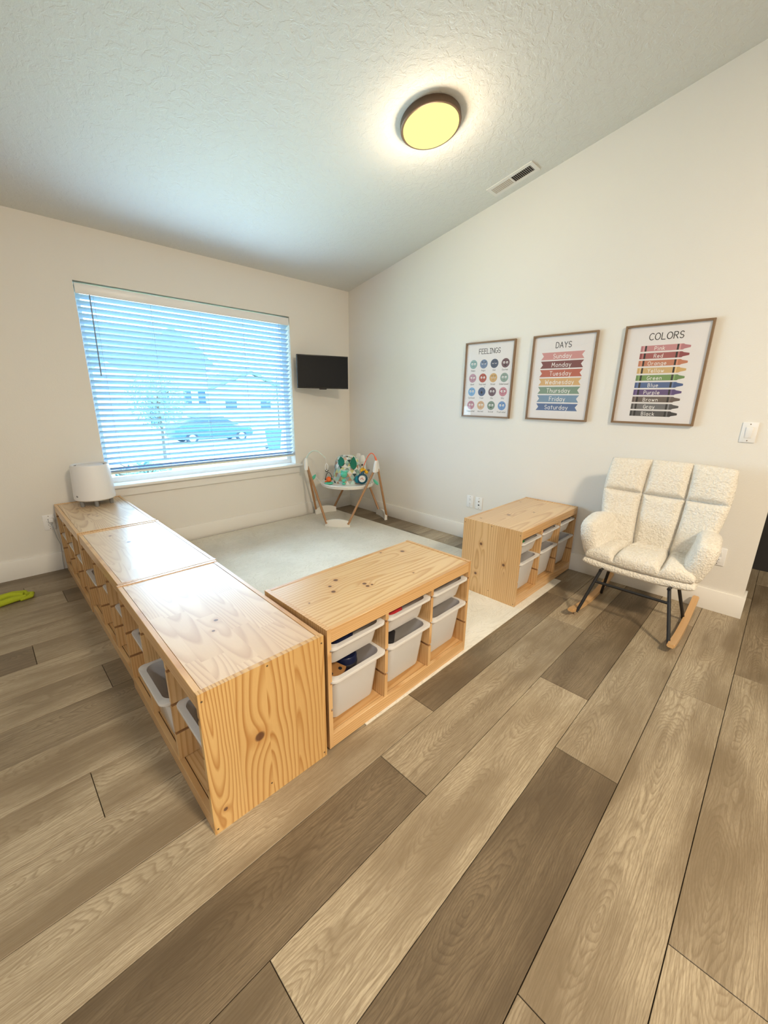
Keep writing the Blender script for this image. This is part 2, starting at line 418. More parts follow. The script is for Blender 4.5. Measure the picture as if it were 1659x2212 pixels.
# floor base and planks
fl = box('floor', XL-0.2, 4.2, YB-0.2, 0.15, -0.20, -0.010, M_joint); tag(fl, kind='structure')
PW, PL, G_ = 0.2285, 1.507, 0.0022
rows = {  # joint x per row index k (row spans y from -PW*(k+1) to -PW*k)
 0: -0.90, 1: -0.204, 2: -1.35, 3: -0.60, 4: -1.10, 5: -0.235, 6: -0.75, 7: -3.015, 8: -0.55, 9: -1.20, 10: -3.185, 11: -1.05,
 12: -2.043, 13: -2.372, 14: -1.472, 15: -1.840, 16: -1.090, 17: -0.730, 18: -1.35, 19: -2.0, 20: -2.6, 21: -1.7, 22: -2.2, 23: -1.3}
rows[2] = -3.028; rows[5] = -3.25+PL*2
tones = {(12, -2.043-PL): 1.0, (12, -2.043): .22, (12, -2.043+PL): .60,
         (13, -2.372-PL): .10, (13, -2.372): .74, (13, -2.372+PL): .80,
         (14, -1.472-PL): .95, (14, -1.472): .12, (14, -1.472-2*PL): .30, (14, -1.472+PL): .5,
         (15, -1.840-PL): .05, (15, -1.840): .62, (15, -1.840+PL): .72,
         (16, -1.090-PL): .66, (16, -1.090): .74, (16, -1.090-2*PL): .6,
         (17, -0.730-PL): .60, (17, -0.730): .42, (17, -0.730-2*PL): .85,
         (11, -1.05-PL): .92, (11, -1.05-2*PL): .85, (10, -3.185): .95, (10, -3.185-PL): .92, (9, -1.2-2*PL): .85, (9, -1.2-PL): .85,
         (8, -0.55-2*PL): .38, (8, -0.55-PL): .4, (7, -3.015): .25, (7, -3.015-PL): .75, (6, -0.75-2*PL): .95, (6, -0.75-PL): .90}
Y0R = {12: None}
def row_y(k):   # measured seam lines
    return 0.011 - PW*k - 0.0 if k < 1 else 0.011 - 0.2299*k if k <= 12 else -2.748 - PW*(k-12)
def seam(k): return 0.0 if k == 0 else {1: -.218, 2: -.447, 3: -.676, 4: -.904, 5: -1.133, 6: -1.361, 7: -1.590, 8: -1.819, 9: -2.052, 10: -2.283, 11: -2.513, 12: -2.745, 13: -2.976}.get(k, -2.976-PW*(k-13))
random.seed(21)
tones.update({(5, -3.25-PL): .12, (5, -3.25): .80, (5, -3.25+PL): .12, (5, -3.25+2*PL): .80, (2, -3.028-PL): .60, (2, -3.028): .15, (2, -3.028+PL): .3, (1, -0.204-2*PL): .55, (1, -0.204-3*PL): .6, (3, -0.60-2*PL): .6, (4, -1.10-2*PL): .7, (0, -0.90-2*PL): .35})
for k_, tv in ((0, (.05, .05)), (1, (.10, .25)), (2, (.30, .30)), (3, (.02, .02)), (4, (.30, .45)), (5, (.12, .80)), (6, (.90, .78)), (7, (.70, .70)), (8, (.38, .38)), (9, (1.0, .9))):
    for q_ in range(-3, 3):
        if any(a == k_ and abs(b-(rows[k_]+q_*PL)) < 0.02 for a, b in tones): continue
        tones.setdefault((k_, rows[k_]+q_*PL), tv[0] if rows[k_]+q_*PL < -0.5 else tv[1])
for k in range(24):
    y1, y0 = seam(k)+(0.012 if k == 0 else 0), seam(k+1)
    if k == 0: y1 = 0.0125
    xj = rows[k]
    n0 = int(math.floor((XL - xj)/PL)); n1 = int(math.ceil((4.0 - xj)/PL))
    for i in range(n0, n1):
        xa, xb = xj + i*PL, xj + (i+1)*PL
        xa, xb = max(xa, XL), min(xb, 4.1)
        if y1 > seam(16)-0.01 or (k == 16): xb = min(xb, 0.010 if k < 16 else 4.1)
        if xb - xa < 0.02: continue
        key = None
        for (kk, xx), tv in tones.items():
            if kk == k and abs(xx - (xj+i*PL)) < 0.02: key = tv
        tone = key if key is not None else random.choice((.15, .35, .55, .7, .8))
        if key is None and k < 6 and xa > -2.2: tone = random.choice((.05, .15, .55))
        cx, cy = (xa+xb)/2, (y0+y1)/2
        bm = bmesh.new(); bx(bm, xa-cx+G_/2, xb-cx-G_/2, y0-cy+G_/2, y1-cy-G_/2, -0.010, 0.0)
        te = [e for e in bm.edges if all(abs(v.co.z) < 1e-6 for v in e.verts)]
        bmesh.ops.bevel(bm, geom=te, offset=0.0010, segments=1, affect='EDGES')
        o = fin('plank', bm, M_plank, fl, False); o.location = (cx, cy, 0)
        o['tone'] = float(tone); o['seed'] = float(random.random()*10)

# walls
WX0, WX1, WZ0, WZ1 = -2.568, -0.781, 0.615, 2.120     # window opening
def structure(o): return tag(o, kind='structure')
bm = bmesh.new()
zt = cz(WT)+0.03
bx(bm, XL-0.15, WX0, WT, WT+0.16, -0.01, zt); bx(bm, WX1, WT+0.14, WT, WT+0.16, -0.01, zt)
bx(bm, WX0, WX1, WT, WT+0.16, -0.01, WZ0-0.022); bx(bm, WX0, WX1, WT, WT+0.16, WZ1, zt)
structure(fin('wall_window', bm, M_wall, None, False))
YE = -3.857+WT
bm = bmesh.new()
def wallpoly(bm, x0, x1, ya, yb):     # wall along y with sloped top
    A = [(ya, -0.01), (yb, -0.01), (yb, cz(yb)+0.02), (ya, cz(ya)+0.02)]
    v0 = [bm.verts.new((x0, a, b)) for a, b in A]; v1 = [bm.verts.new((x1, a, b)) for a, b in A]
    for i in range(4): bm.faces.new((v0[i], v0[(i+1) % 4], v1[(i+1) % 4], v1[i]))
    bm.faces.new(v0[::-1]); bm.faces.new(v1)
wallpoly(bm, WT, WT+0.13, YE, WT)
rw = structure(fin('wall_right', bm, M_wall, None, False))
bm = bmesh.new(); wallpoly(bm, WT, WT+0.13, YB, -5.15); structure(fin('wall_right_rear', bm, M_wall, None, False))
bm = bmesh.new(); wallpoly(bm, XL-0.13, XL, YB, WT); structure(fin('wall_left', bm, M_wall, None, False))
structure(box('wall_back', XL-0.13, WT+0.13, YB-0.13, YB, -0.01, cz(YB)+0.05, M_wall))
# ceiling (vaulted slab)
bm = bmesh.new()
A = [(0.20, cz(0.20)), (YB-0.15, cz(YB-0.15)), (YB-0.15, cz(YB-0.15)+0.12), (0.20, cz(0.20)+0.12)]
v0 = [bm.verts.new((XL-0.15, a, b)) for a, b in A]; v1 = [bm.verts.new((WT+0.13, a, b)) for a, b in A]
for i in range(4): bm.faces.new((v0[i], v0[(i+1) % 4], v1[(i+1) % 4], v1[i]))
bm.faces.new(v0[::-1]); bm.faces.new(v1)
structure(fin('ceiling', bm, M_ceil, None, False))
# unlit passage beyond the end of the right wall
M_dark = plain('passage_wall_shade', (0.03, 0.027, 0.025), 0.7)  # near-black colour stands in for the passage's lack of light
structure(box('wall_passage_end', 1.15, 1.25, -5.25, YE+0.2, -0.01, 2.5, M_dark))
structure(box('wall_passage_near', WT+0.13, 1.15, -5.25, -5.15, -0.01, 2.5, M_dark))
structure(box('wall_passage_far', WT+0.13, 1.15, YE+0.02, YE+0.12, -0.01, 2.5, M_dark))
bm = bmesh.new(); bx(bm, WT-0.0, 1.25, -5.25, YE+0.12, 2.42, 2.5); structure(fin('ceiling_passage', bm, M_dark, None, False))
bm = bmesh.new()
A = [(-5.15, 2.5), (YE, 2.5), (YE, cz(YE)+0.02), (-5.15, cz(-5.15)+0.02)]
v0 = [bm.verts.new((WT, a, b)) for a, b in A]; v1 = [bm.verts.new((WT+0.13, a, b)) for a, b in A]
for i in range(4): bm.faces.new((v0[i], v0[(i+1) % 4], v1[(i+1) % 4], v1[i]))
bm.faces.new(v0[::-1]); bm.faces.new(v1)
structure(fin('wall_header', bm, M_wall, None, False))

# baseboards
BH = 0.145
structure(box('baseboard_back', XL, 0.0, 0.0, WT, 0.0, BH, M_trim, bev=0.0015))
structure(box('baseboard_right', 0.0, WT, -3.857, WT, 0.0, BH, M_trim, bev=0.0015))
structure(box('baseboard_end', WT, WT+0.143, -3.857, YE, 0.0, BH, M_trim, bev=0.0015))
structure(box('baseboard_left', XL, XL+0.013, YB, 0, 0.0, BH, M_trim))

# ------------------------------------------------------------------ window, sill, blind
wn = bpy.data.objects.new('window_1', None); col.objects.link(wn); tag(wn, kind='structure')
bm = bmesh.new(); yf0, yf1 = 0.115, 0.165
fw = 0.045
bx(bm, WX0, WX0+fw, yf0, yf1, WZ0-0.02, WZ1); bx(bm, WX1-fw, WX1, yf0, yf1, WZ0-0.02, WZ1)
bx(bm, WX0+fw, WX1-fw, yf0, yf1, WZ1-fw, WZ1); bx(bm, WX0+fw, WX1-fw, yf0, yf1, WZ0-0.02, WZ0+fw)
fin('window_frame', bm, M_vinyl, wn, False)
box('window_pane', WX0+fw, WX1-fw, 0.137, 0.141, WZ0+fw, WZ1-fw, M_glass, wn)
box('window_sill', WX0-0.055, WX1+0.058, -0.045, yf0, WZ0-0.022, WZ0, M_trim, wn, bev=0.003)
box('sill_apron', WX0-0.035, WX1+0.038, -0.006, WT, WZ0-0.098, WZ0-0.022, M_trim, wn, bev=0.002)

bl = thing('window_blind', 'white horizontal slatted blind hung in the window recess, slats tilted half open', 'blind', (0, 0, 0))
YBL = 0.052
box('valance', WX0+0.006, WX1-0.006, 0.016, 0.024, 2.037, 2.106, M_white, bl, bev=0.002)
box('headrail', WX0+0.012, WX1-0.012, 0.026, 0.082, 2.052, 2.100, M_white, bl)
# one slat: slightly crowned strip, room edge high
sx0, sx1 = WX0+0.010, WX1-0.010
def slat_mesh():
    bm = bmesh.new(); n = 6; hw = 0.025; tilt = math.radians(29)
    P = []
    for i in range(n+1):
        s = -hw + 2*hw*i/n; c = 0.0022*(1-(s/hw)**2)
        P.append((s*math.cos(tilt)+c*math.sin(tilt), -s*math.sin(tilt)+c*math.cos(tilt)))
    th = 0.0026
    nx, nz = math.sin(tilt), math.cos(tilt)
    lo = [(a-nx*th/2, b-nz*th/2) for a, b in P]; up = [(a+nx*th/2, b+nz*th/2) for a, b in P][::-1]
    loop = lo+up
    A = [bm.verts.new((sx0, a, b)) for a, b in loop]; B = [bm.verts.new((sx1, a, b)) for a, b in loop]
    N = len(loop)
    for k in range(N): bm.faces.new((A[k], A[(k+1) % N], B[(k+1) % N], B[k]))
    bm.faces.new(A[::-1]); bm.faces.new(B)
    bmesh.ops.recalc_face_normals(bm, faces=bm.faces[:])
    me = bpy.data.meshes.new('slat'); bm.to_mesh(me); bm.free(); smooth_by_angle(me, 50); return me
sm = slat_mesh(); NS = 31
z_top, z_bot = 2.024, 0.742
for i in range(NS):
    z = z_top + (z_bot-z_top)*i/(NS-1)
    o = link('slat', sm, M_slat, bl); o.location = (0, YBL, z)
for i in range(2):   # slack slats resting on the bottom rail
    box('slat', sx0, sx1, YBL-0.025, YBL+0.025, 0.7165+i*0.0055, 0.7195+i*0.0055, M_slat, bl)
M_brail = plain('blind_rail', (0.86, 0.86, 0.78), 0.4)
box('bottom_rail', sx0, sx1, YBL-0.026, YBL+0.026, 0.700, 0.715, M_brail, bl, bev=0.003)
M_cord = plain('blind_cord', (0.45, 0.55, 0.65), 0.6)
for fx in (0.065, 0.28, 0.5, 0.72, 0.935):
    x = WX0 + (WX1-WX0)*fx
    for yy in (YBL-0.0235, YBL+0.0235):
        tube_obj('ladder_cord', [(x, yy, 2.05), (x, yy, 0.705)], 0.0011, M_cord, bl, n=5)
M_wand = plain('wand_plastic', (0.22, 0.30, 0.40), 0.3)
tube_obj('tilt_wand', [(-2.478, 0.010, 2.035), (-2.480, 0.004, 2.0), (-2.490, 0.002, 1.47)], 0.0045, M_wand, bl, n=8)

# ------------------------------------------------------------------ storage units (pine frames)
UL, UD, UH, TH = 0.93, 0.434, 0.527, 0.018
GZ = (0.440, 0.302, 0.182)
BW = (UL-4*TH)/3
def notched(x0, x1, left, right, gd=0.0075, gh=0.0110, z0=0.0, z1=UH):
    """outline of a board seen from the front, grooves on chosen sides"""
    R = [(x1, z0)]
    if right:
        for g in sorted(GZ): R += [(x1, g-gh), (x1-gd, g-gh), (x1-gd, g), (x1, g)]
    R += [(x1, z1)]; Lp = [(x0, z1)]
    if left:
        for g in sorted(GZ, reverse=True): Lp += [(x0, g), (x0+gd, g), (x0+gd, g-gh), (x0, g-gh)]
    Lp += [(x0, z0)]
    return R + Lp

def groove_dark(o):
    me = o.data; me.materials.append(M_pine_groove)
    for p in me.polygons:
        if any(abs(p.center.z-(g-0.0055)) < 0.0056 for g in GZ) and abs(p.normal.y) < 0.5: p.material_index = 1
def unit(label, loc, rotz, m_top, m_end_l=None, m_end_r=None, group='pine storage units', screws=()):
    t = thing('storage_unit', label, 'storage unit', loc, (0, 0, rotz), group)
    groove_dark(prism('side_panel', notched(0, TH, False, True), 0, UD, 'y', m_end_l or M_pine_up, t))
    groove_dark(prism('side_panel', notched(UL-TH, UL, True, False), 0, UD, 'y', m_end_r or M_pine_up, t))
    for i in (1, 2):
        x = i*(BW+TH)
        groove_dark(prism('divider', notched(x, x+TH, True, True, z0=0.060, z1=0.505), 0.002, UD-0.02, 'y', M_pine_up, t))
    box('top_panel', TH, UL-TH, 0.0195, UD-0.0195, 0.505, UH-0.003, m_top, t, bev=0.0006, seg=1)
    box('bottom_panel', TH, UL-TH, 0.0205, UD-0.0195, 0.042, 0.058, M_pine, t)
    box('top_rail', TH, UL-TH, 0.0, 0.018, 0.470, UH-0.002, M_pine_rail, t, bev=0.001, seg=1)
    box('top_rail', TH, UL-TH, UD-0.018, UD, 0.470, UH-0.002, M_pine_rail, t, bev=0.001, seg=1)
    box('bottom_rail', TH, UL-TH, 0.0, 0.018, 0.0, 0.060, M_pine_rail, t, bev=0.001, seg=1)
    box('bottom_rail', TH, UL-TH, UD-0.018, UD, 0.0, 0.060, M_pine_rail, t, bev=0.001, seg=1)
    box('back_panel', TH, UL-TH, UD-0.022, UD-0.019, 0.058, 0.505, M_pine, t)
    for (x, sgn) in screws:
        for yy, zz in ((0.010, 0.500), (0.215, 0.514), (UD-0.010, 0.500), (0.010, 0.018), (0.20, 0.05), (UD-0.012, 0.020)):
            mt = Matrix.Translation((x, yy, zz)) @ Matrix.Rotation(math.pi/2*sgn, 4, 'Y')
            lathe_obj('screw', [(0, -0.001), (0.0034, -0.001), (0.0034, 0.0006), (0.0018, 0.0008), (0.0018, 0.0002), (0, 0.0002)], M_screw, t, n=10, mtx=mt)
    return t

RX, YN = -2.942, -2.823
RUG_T = 0.007
# row: local x runs towards -y, local y (depth) towards +x
uA = unit('nearest pine unit of the row of three, end panel with one big dark knot', (RX, YN+UL, 0), -math.pi/2, M_top_A, M_pine_up, M_end_A, screws=[(UL, 1)])
uA.rotation_euler.z += -0.010
uB = unit('middle pine unit of the row of three', (RX+0.008, YN+2*UL+0.004, 0), -math.pi/2, M_top_B)
uC = unit('farthest pine unit of the row of three, carrying the white air purifier', (RX+0.004, -0.010, 0), -math.pi/2, M_top_C)
XD, YD = -2.4985, -2.822
uD = unit('pine unit set at right angles to the row, with knots on its top', (XD, YD, RUG_T+0.0004), 0.008, M_top_D, group='pine storage units')
XE, YEU = -0.934, -2.777
uE = unit('pine unit against the right wall beside the rocking chair', (XE, YEU, RUG_T+0.0004), 0.0, M_top_E, M_end_E, screws=[(0.0, -1)])

# bins --------------------------------------------------------------
BD = 0.386
def bin_meshes(h, key):
    w = BW+0.009
    bm = bmesh.new()     # body: outer skin then inner skin
    fy = BD/2
    tw, tdp = BW-0.022, BD-0.034
    bw_, bdp = tw-0.016-0.06*h, tdp-0.02-0.12*h
    cyt = fy+0.003; cyb = fy+0.006
    L = [rrect(bw_-0.03, bdp-0.03, 0.022, -h, 0, cyb), rrect(bw_-0.008, bdp-0.008, 0.028, -h+0.004, 0, cyb), rrect(bw_, bdp, 0.030, -h+0.018, 0, cyb),
         rrect(tw, tdp, 0.040, -0.008, 0, cyt), rrect(tw, tdp, 0.040, -0.003, 0, cyt),
         rrect(tw-0.005, tdp-0.005, 0.038, -0.003, 0, cyt), rrect(bw_-0.005, bdp-0.005, 0.028, -h+0.019, 0, cyb), rrect(bw_-0.03, bdp-0.03, 0.02, -h+0.004, 0, cyb)]
    loft(bm, L)
    bmesh.ops.recalc_face_normals(bm, faces=bm.faces[:])
    me = bpy.data.meshes.new('bin_body_'+key); bm.to_mesh(me); bm.free(); smooth_by_angle(me, 50); me.materials.append(M_bin)
    bm = bmesh.new()     # rim: flat flange with a turned-down edge
    L = [rrect(w, BD, 0.028, -0.0100, 0, fy), rrect(w, BD, 0.028, -0.001, 0, fy), rrect(w-0.003, BD-0.003, 0.027, 0.0, 0, fy), rrect(tw-0.004, tdp-0.004, 0.038, -0.001, 0, cyt),
         rrect(tw-0.001, tdp-0.001, 0.038, -0.005, 0, cyt), rrect(w-0.005, BD-0.006, 0.026, -0.005, 0, fy), rrect(w-0.005, BD-0.006, 0.026, -0.0100, 0, fy)]
    LL = [[bm.verts.new(p) for p in lp] for lp in L]; n = len(LL[0])
    for i in range(len(LL)):
        A, B = LL[i], LL[(i+1) % len(LL)]
        for k in range(n): bm.faces.new((A[k], A[(k+1) % n], B[(k+1) % n], B[k]))
    bmesh.ops.recalc_face_normals(bm, faces=bm.faces[:])
    mr = bpy.data.meshes.new('bin_rim_'+key); bm.to_mesh(mr); bm.free(); smooth_by_angle(mr, 35); mr.materials.append(M_rim)
    return me, mr
# rims lie in the 7 mm grooves: rim top at groove top
def local_to(u, x, y, z): return Matrix.LocRotScale(u.location, u.rotation_euler, None) @ Vector((x, y, z))
BINM = {'deep': bin_meshes(0.222, 'deep'), 'shallow': bin_meshes(0.100, 'shallow')}
def add_bin(u, bay, kind, pull, label):
    x = TH + BW/2 + bay*(BW+TH); z = (GZ[0] if kind == 'shallow' else GZ[1])
    t = thing('storage_bin', label, 'bin', local_to(u, x, -pull, z-0.0005), u.rotation_euler, 'white plastic storage bins')
    me, mr = BINM[kind]
    link('bin_body', me, None, t); link('rim', mr, None, t)
    return t
UN = {'D': (uD, 'in the knotty unit'), 'E': (uE, 'in the unit by the chair')}
for key, pulls_s, pulls_d in (('D', (0.004, 0.006, 0.006), (0.010, 0.012, 0.008)), ('E', (0.008, 0.006, 0.0), (0.010, 0.008, 0.006))):
    u, where = UN[key]
    for b, bn in enumerate(('left', 'middle', 'right')):
        add_bin(u, b, 'shallow', pulls_s[b], f'shallow white bin, upper slot, {bn} bay, {where}')
        add_bin(u, b, 'deep', pulls_d[b], f'deep white bin, lower slot, {bn} bay, {where}')
# row: local bay 2 is the nearest to the camera
for u, nm, deep, shallow in ((uA, 'nearest unit of the row', {2: -0.012, 1: 0.030, 0: -0.018}, {2: -0.022, 1: -0.020}),
                             (uB, 'middle unit of the row', {2: -0.016, 1: -0.023, 0: 0.002}, {1: -0.023}),
                             (uC, 'farthest unit of the row', {2: -0.008, 1: -0.008, 0: -0.008}, {0: -0.01, 1: -0.012})):
    bn = {2: 'near bay', 1: 'middle bay', 0: 'far bay'}
    for b, p in deep.items(): add_bin(u, b, 'deep', p, f'deep white bin, lower slot, {bn[b]} of the {nm}')
    for b, p in shallow.items(): add_bin(u, b, 'shallow', p, f'shallow white bin, upper slot, {bn[b]} of the {nm}')

# toys inside the bins ----------------------------------------------
def blob(name, loc, r, mat, label=None, cat=None, parent=None, sq=(1, 1, 1), seed=0, amp=0.0, group=None):
    bm = bmesh.new(); bmesh.ops.create_icosphere(bm, subdivisions=3, radius=1.0)
    for v in bm.verts:
        n = v.co.normalized(); k = 1+amp*noise.noise(n*2.2+Vector((seed, 0, 0)))
        v.co = Vector((n.x*sq[0], n.y*sq[1], n.z*sq[2]))*r*k
    o = fin(name, bm, mat, parent); o.location = loc
    if label: tag(o, label, cat, group)
    return o
M_navy = plain('navy_plastic', (0.008, 0.014, 0.06), 0.35); M_purple = plain('purple_plastic', (0.06, 0.015, 0.35), 0.25)
M_cream = plain('cream_plastic', (0.80, 0.62, 0.38), 0.4); M_green = plain('green_plastic', (0.02, 0.20, 0.05), 0.35)
M_red = plain('red_plastic', (0.55, 0.03, 0.04), 0.35); M_wood2 = plain('toy_wood', (0.40, 0.20, 0.07), 0.45)
M_lime = plain('lime_plastic', (0.45, 0.6, 0.12), 0.4); M_org = plain('orange_plastic', (0.8, 0.16, 0.03), 0.35)
def bayp(u, bay, y, z, dx=0.0): return local_to(u, TH+BW/2+bay*(BW+TH)+dx, y, z)
# wooden toy with round holes, tipped in the left bay
p = bayp(uD, 0, 0.120, 0.226, -0.048)
t = thing('wooden_toy', 'brown wooden toy block with dark holes in the deep bin nearest the row', 'toy', p, (0.25, -0.1, 0.5))
box('block', -0.050, 0.050, -0.042, 0.042, -0.012, 0.012, M_wood2, t, bev=0.004)
for dx, dy in ((-0.02, 0.0), (0.025, -0.022)): lathe_obj('hole_plug', [(0, 0.0125), (0.008, 0.0125), (0.008, 0.0135), (0, 0.0135)], M_blackpl, t, n=14, mtx=Matrix.Translation((dx, dy, 0)))
t = thing('toy_drum', 'dark navy round toy in the deep bin nearest the row', 'toy', bayp(uD, 0, 0.16, 0.185, 0.055))
lathe_obj('drum', [(0, 0), (0.045, 0), (0.050, 0.006), (0.050, 0.060), (0.045, 0.066), (0, 0.066)], M_navy, t, n=28)
lathe_obj('drum_band', [(0.0505, 0.02), (0.052, 0.022), (0.052, 0.034), (0.0505, 0.036)], M_blackpl, t, n=28)
t = thing('toy_shovel', 'black plastic toy in the middle deep bin of the knotty unit', 'toy', bayp(uD, 1, 0.13, 0.255, -0.02), (0.2, 0.1, 0.7))
box('blade', -0.07, 0.05, -0.04, 0.04, -0.02, 0.008, M_blackpl, t, bev=0.008)
tube_obj('handle', [(0.045, 0, 0), (0.08, 0.01, 0.012), (0.10, 0.03, 0.015)], 0.009, M_blackpl, t)
def toy_pile(u, bay, specs, zb, bn):
    for i, (dx, y, dz, r, mt, cname, sq) in enumerate(specs):
        blob('toy_ball', bayp(u, bay, y, zb+dz, dx), r, mt, f'{cname} toy ball seen through the {bn}', 'toy', sq=sq)
toy_pile(uD, 0, [(0.02, 0.100, 0.052, 0.045, M_org, 'orange', (1, 1, 1)), (0.03, 0.205, 0.049, 0.042, M_red, 'red', (1, 1, 1))], 0.080, 'deep bin nearest the row')
toy_pile(uD, 1, [(0.04, 0.098, 0.049, 0.042, M_lime, 'lime', (1, 1, 1)), (-0.048, 0.098, 0.049, 0.043, M_white, 'white', (1, 1, 1))], 0.080, 'middle deep bin of the knotty unit')
toy_pile(uD, 2, [(0.045, 0.098, 0.047, 0.040, M_red, 'small red', (1, 1, 1)), (-0.04, 0.098, 0.064, 0.042, M_lime, 'pale green', (1, 1, 1)), (-0.02, 0.15, 0.125, 0.04, M_navy, 'navy', (1, 1, 0.9))], 0.080, 'right deep bin of the knotty unit')
blob('toy_ball', bayp(uD, 0, 0.12, 0.395, -0.02), 0.048, M_navy, 'dark blue toy ball in the shallow bin nearest the row', 'toy', sq=(1.5, 1.2, 0.95))
blob('toy_ball', bayp(uD, 1, 0.10, 0.395, -0.03), 0.046, M_red, 'red and flat toy in the middle shallow bin of the knotty unit', 'toy', sq=(1.4, 1.0, 1.0))
blob('toy_ball', bayp(uE, 0, 0.10, 0.398, -0.03), 0.048, M_green, 'green toy in the left shallow bin beside the rocking chair', 'toy', sq=(1.5, 1.2, 1.0))
blob('toy_ball', bayp(uE, 1, 0.10, 0.393, -0.02), 0.045, M_red, 'red toy in the middle shallow bin beside the rocking chair', 'toy', sq=(1.4, 1.1, 0.95))
# rattle: purple knob on cream handle in the row's nearest unit, middle bay
t = thing('toy_rattle', 'purple and cream toy standing in the deep bin, middle bay of nearest row unit', 'toy', bayp(uA, 1, 0.11, 0.152, 0.078), (0.10, 0.0, 0))
lathe_obj('rattle_handle', [(0, -0.055), (0.02, -0.055), (0.022, 0.0), (0.018, 0.06), (0.010, 0.078), (0, 0.08)], M_cream, t, n=20)
lathe_obj('knob', [(0, 0.078), (0.012, 0.082), (0.019, 0.098), (0.012, 0.114), (0, 0.118)], M_purple, t, n=20)

# ------------------------------------------------------------------ rug
RUX0, RUX1, RUY0, RUY1 = -2.312, -0.284, -2.829, -0.02
rug = box('area_rug', RUX0, RUX1, RUY0, RUY1, 0.0, RUG_T, M_rug, bev=0.002)
tag(rug, 'flat cream low-pile area rug under the units and baby seat', 'rug')

# ------------------------------------------------------------------ air purifier
M_purb = plain('purifier_white', (0.80, 0.80, 0.82), 0.35); M_purf = plain('purifier_grey', (0.22, 0.22, 0.22), 0.5)
M_grille = plain('purifier_grille', (0.03, 0.04, 0.045), 0.5)
ap = thing('air_purifier', 'white round air purifier on grey feet on the far end of the row', 'air purifier', (-2.698, -0.183, UH-0.0025))
lathe_obj('purifier_body', [(0, 0.045), (0.124, 0.045), (0.131, 0.052), (0.132, 0.07), (0.127, 0.20), (0.122, 0.295), (0.119, 0.305), (0.112, 0.308), (0.108, 0.302), (0.104, 0.292), (0, 0.290)], M_purb, ap, n=64)
lathe_obj('top_cover', [(0, 0.2905), (0.084, 0.2905), (0.084, 0.300), (0.080, 0.303), (0, 0.304)], M_purb, ap, n=48)
lathe_obj('air_grille', [(0.085, 0.2908), (0.104, 0.2925), (0.104, 0.2945), (0.085, 0.2945)], M_grille, ap, n=48)
for k in range(36):
    a = 2*math.pi*k/36
    m4 = Matrix.Translation((0.094*math.cos(a), 0.094*math.sin(a), 0.296)) @ Matrix.Rotation(a+0.5, 4, 'Z')
    box('grille_fin', -0.009, 0.009, -0.0012, 0.0012, -0.002, 0.002, M_purf, ap, mtx=m4)
for a in (205, 262, 330, 75, 140):
    ar = math.radians(a)
    lathe_obj('foot', [(0, 0.0), (0.0125, 0.0), (0.0145, 0.05), (0, 0.05)], M_purf, ap, n=18, mtx=Matrix.Translation((0.103*math.cos(ar), 0.103*math.sin(ar), 0)))
lathe_obj('base_unit', [(0, 0.030), (0.06, 0.030), (0.07, 0.046), (0, 0.046)], M_grille, ap, n=30)
# little leaf mark low on the front
bm = bmesh.new()
for (a0, ln, wd_) in ((0, 0.013, 0.005), (70, 0.010, 0.004), (140, 0.011, 0.004), (210, 0.008, 0.003), (-60, 0.008, 0.003)):
    a0 = math.radians(a0)
    pts = [(0, 0), (ln*0.5, wd_), (ln, 0), (ln*0.5, -wd_)]
    vs = []
    for px_, pz_ in pts:
        qx = px_*math.cos(a0)-pz_*math.sin(a0); qz = px_*math.sin(a0)+pz_*math.cos(a0)
        ang = math.radians(206)+qx/0.131; rr = 0.1322-0.0365*(0.022+qz)/1.0*0.2+0.0004
        vs.append(bm.verts.new((rr*math.cos(ang), rr*math.sin(ang), 0.082+qz)))
    bm.faces.new(vs)
fin('leaf_mark', bm, M_purf, ap, False)

# ------------------------------------------------------------------ outlets, switch
def plate(name, label, cat, loc, rotz, kind, group=None):
    """local: x right, z up, faces -y"""
    t = thing(name, label, cat, loc, (0, 0, rotz), group)
    box('cover_plate', -0.036, 0.036, -0.006, 0.0, -0.059, 0.059, M_white, t, bev=0.002)
    if kind == 'outlet':
        for dz in (-0.021, 0.021):
            f = box('receptacle', -0.0165, 0.0165, -0.0085, -0.006, dz-0.0145, dz+0.0145, M_white, t, bev=0.001, seg=1)
            for dx, w_, h_ in ((-0.006, 0.0011, 0.0045), (0.006, 0.0011, 0.0036)):
                box('slot', dx-w_, dx+w_, -0.0088, -0.0083, dz+0.002-h_, dz+0.002+h_, M_blackpl, f)
            box('slot', -0.002, 0.002, -0.0088, -0.0083, dz-0.011, dz-0.007, M_blackpl, f)
    elif kind == 'rocker':
        box('rocker_frame', -0.0175, 0.0175, -0.0075, -0.006, -0.034, 0.034, M_trim, t)
        mt = Matrix.Rotation(math.radians(4), 4, 'X')
        box('rocker_paddle', -0.0155, 0.0155, -0.011, -0.0065, -0.031, 0.031, M_white, t, bev=0.001, mtx=mt)
    elif kind == 'media':
        lathe_obj('coax_jack', [(0, 0), (0.005, 0), (0.005, 0.006), (0, 0.006)], M_screw, t, n=12, mtx=Matrix.Translation((0, -0.006, 0.018)) @ Matrix.Rotation(math.pi/2, 4, 'X'))
        box('data_jack', -0.007, 0.007, -0.0072, -0.0055, -0.022, -0.010, M_blackpl, t)
    for dz in (-0.048, 0.048):
        lathe_obj('screw', [(0, 0), (0.003, 0), (0.0025, 0.001), (0, 0.0012)], M_screw, t, n=10, mtx=Matrix.Translation((0, -0.006, dz)) @ Matrix.Rotation(math.pi/2, 4, 'X'))
    return t
RWALL = math.pi/2*-1   # faces -x : local -y -> -x
def rface(y, z): return (WT, y, z)
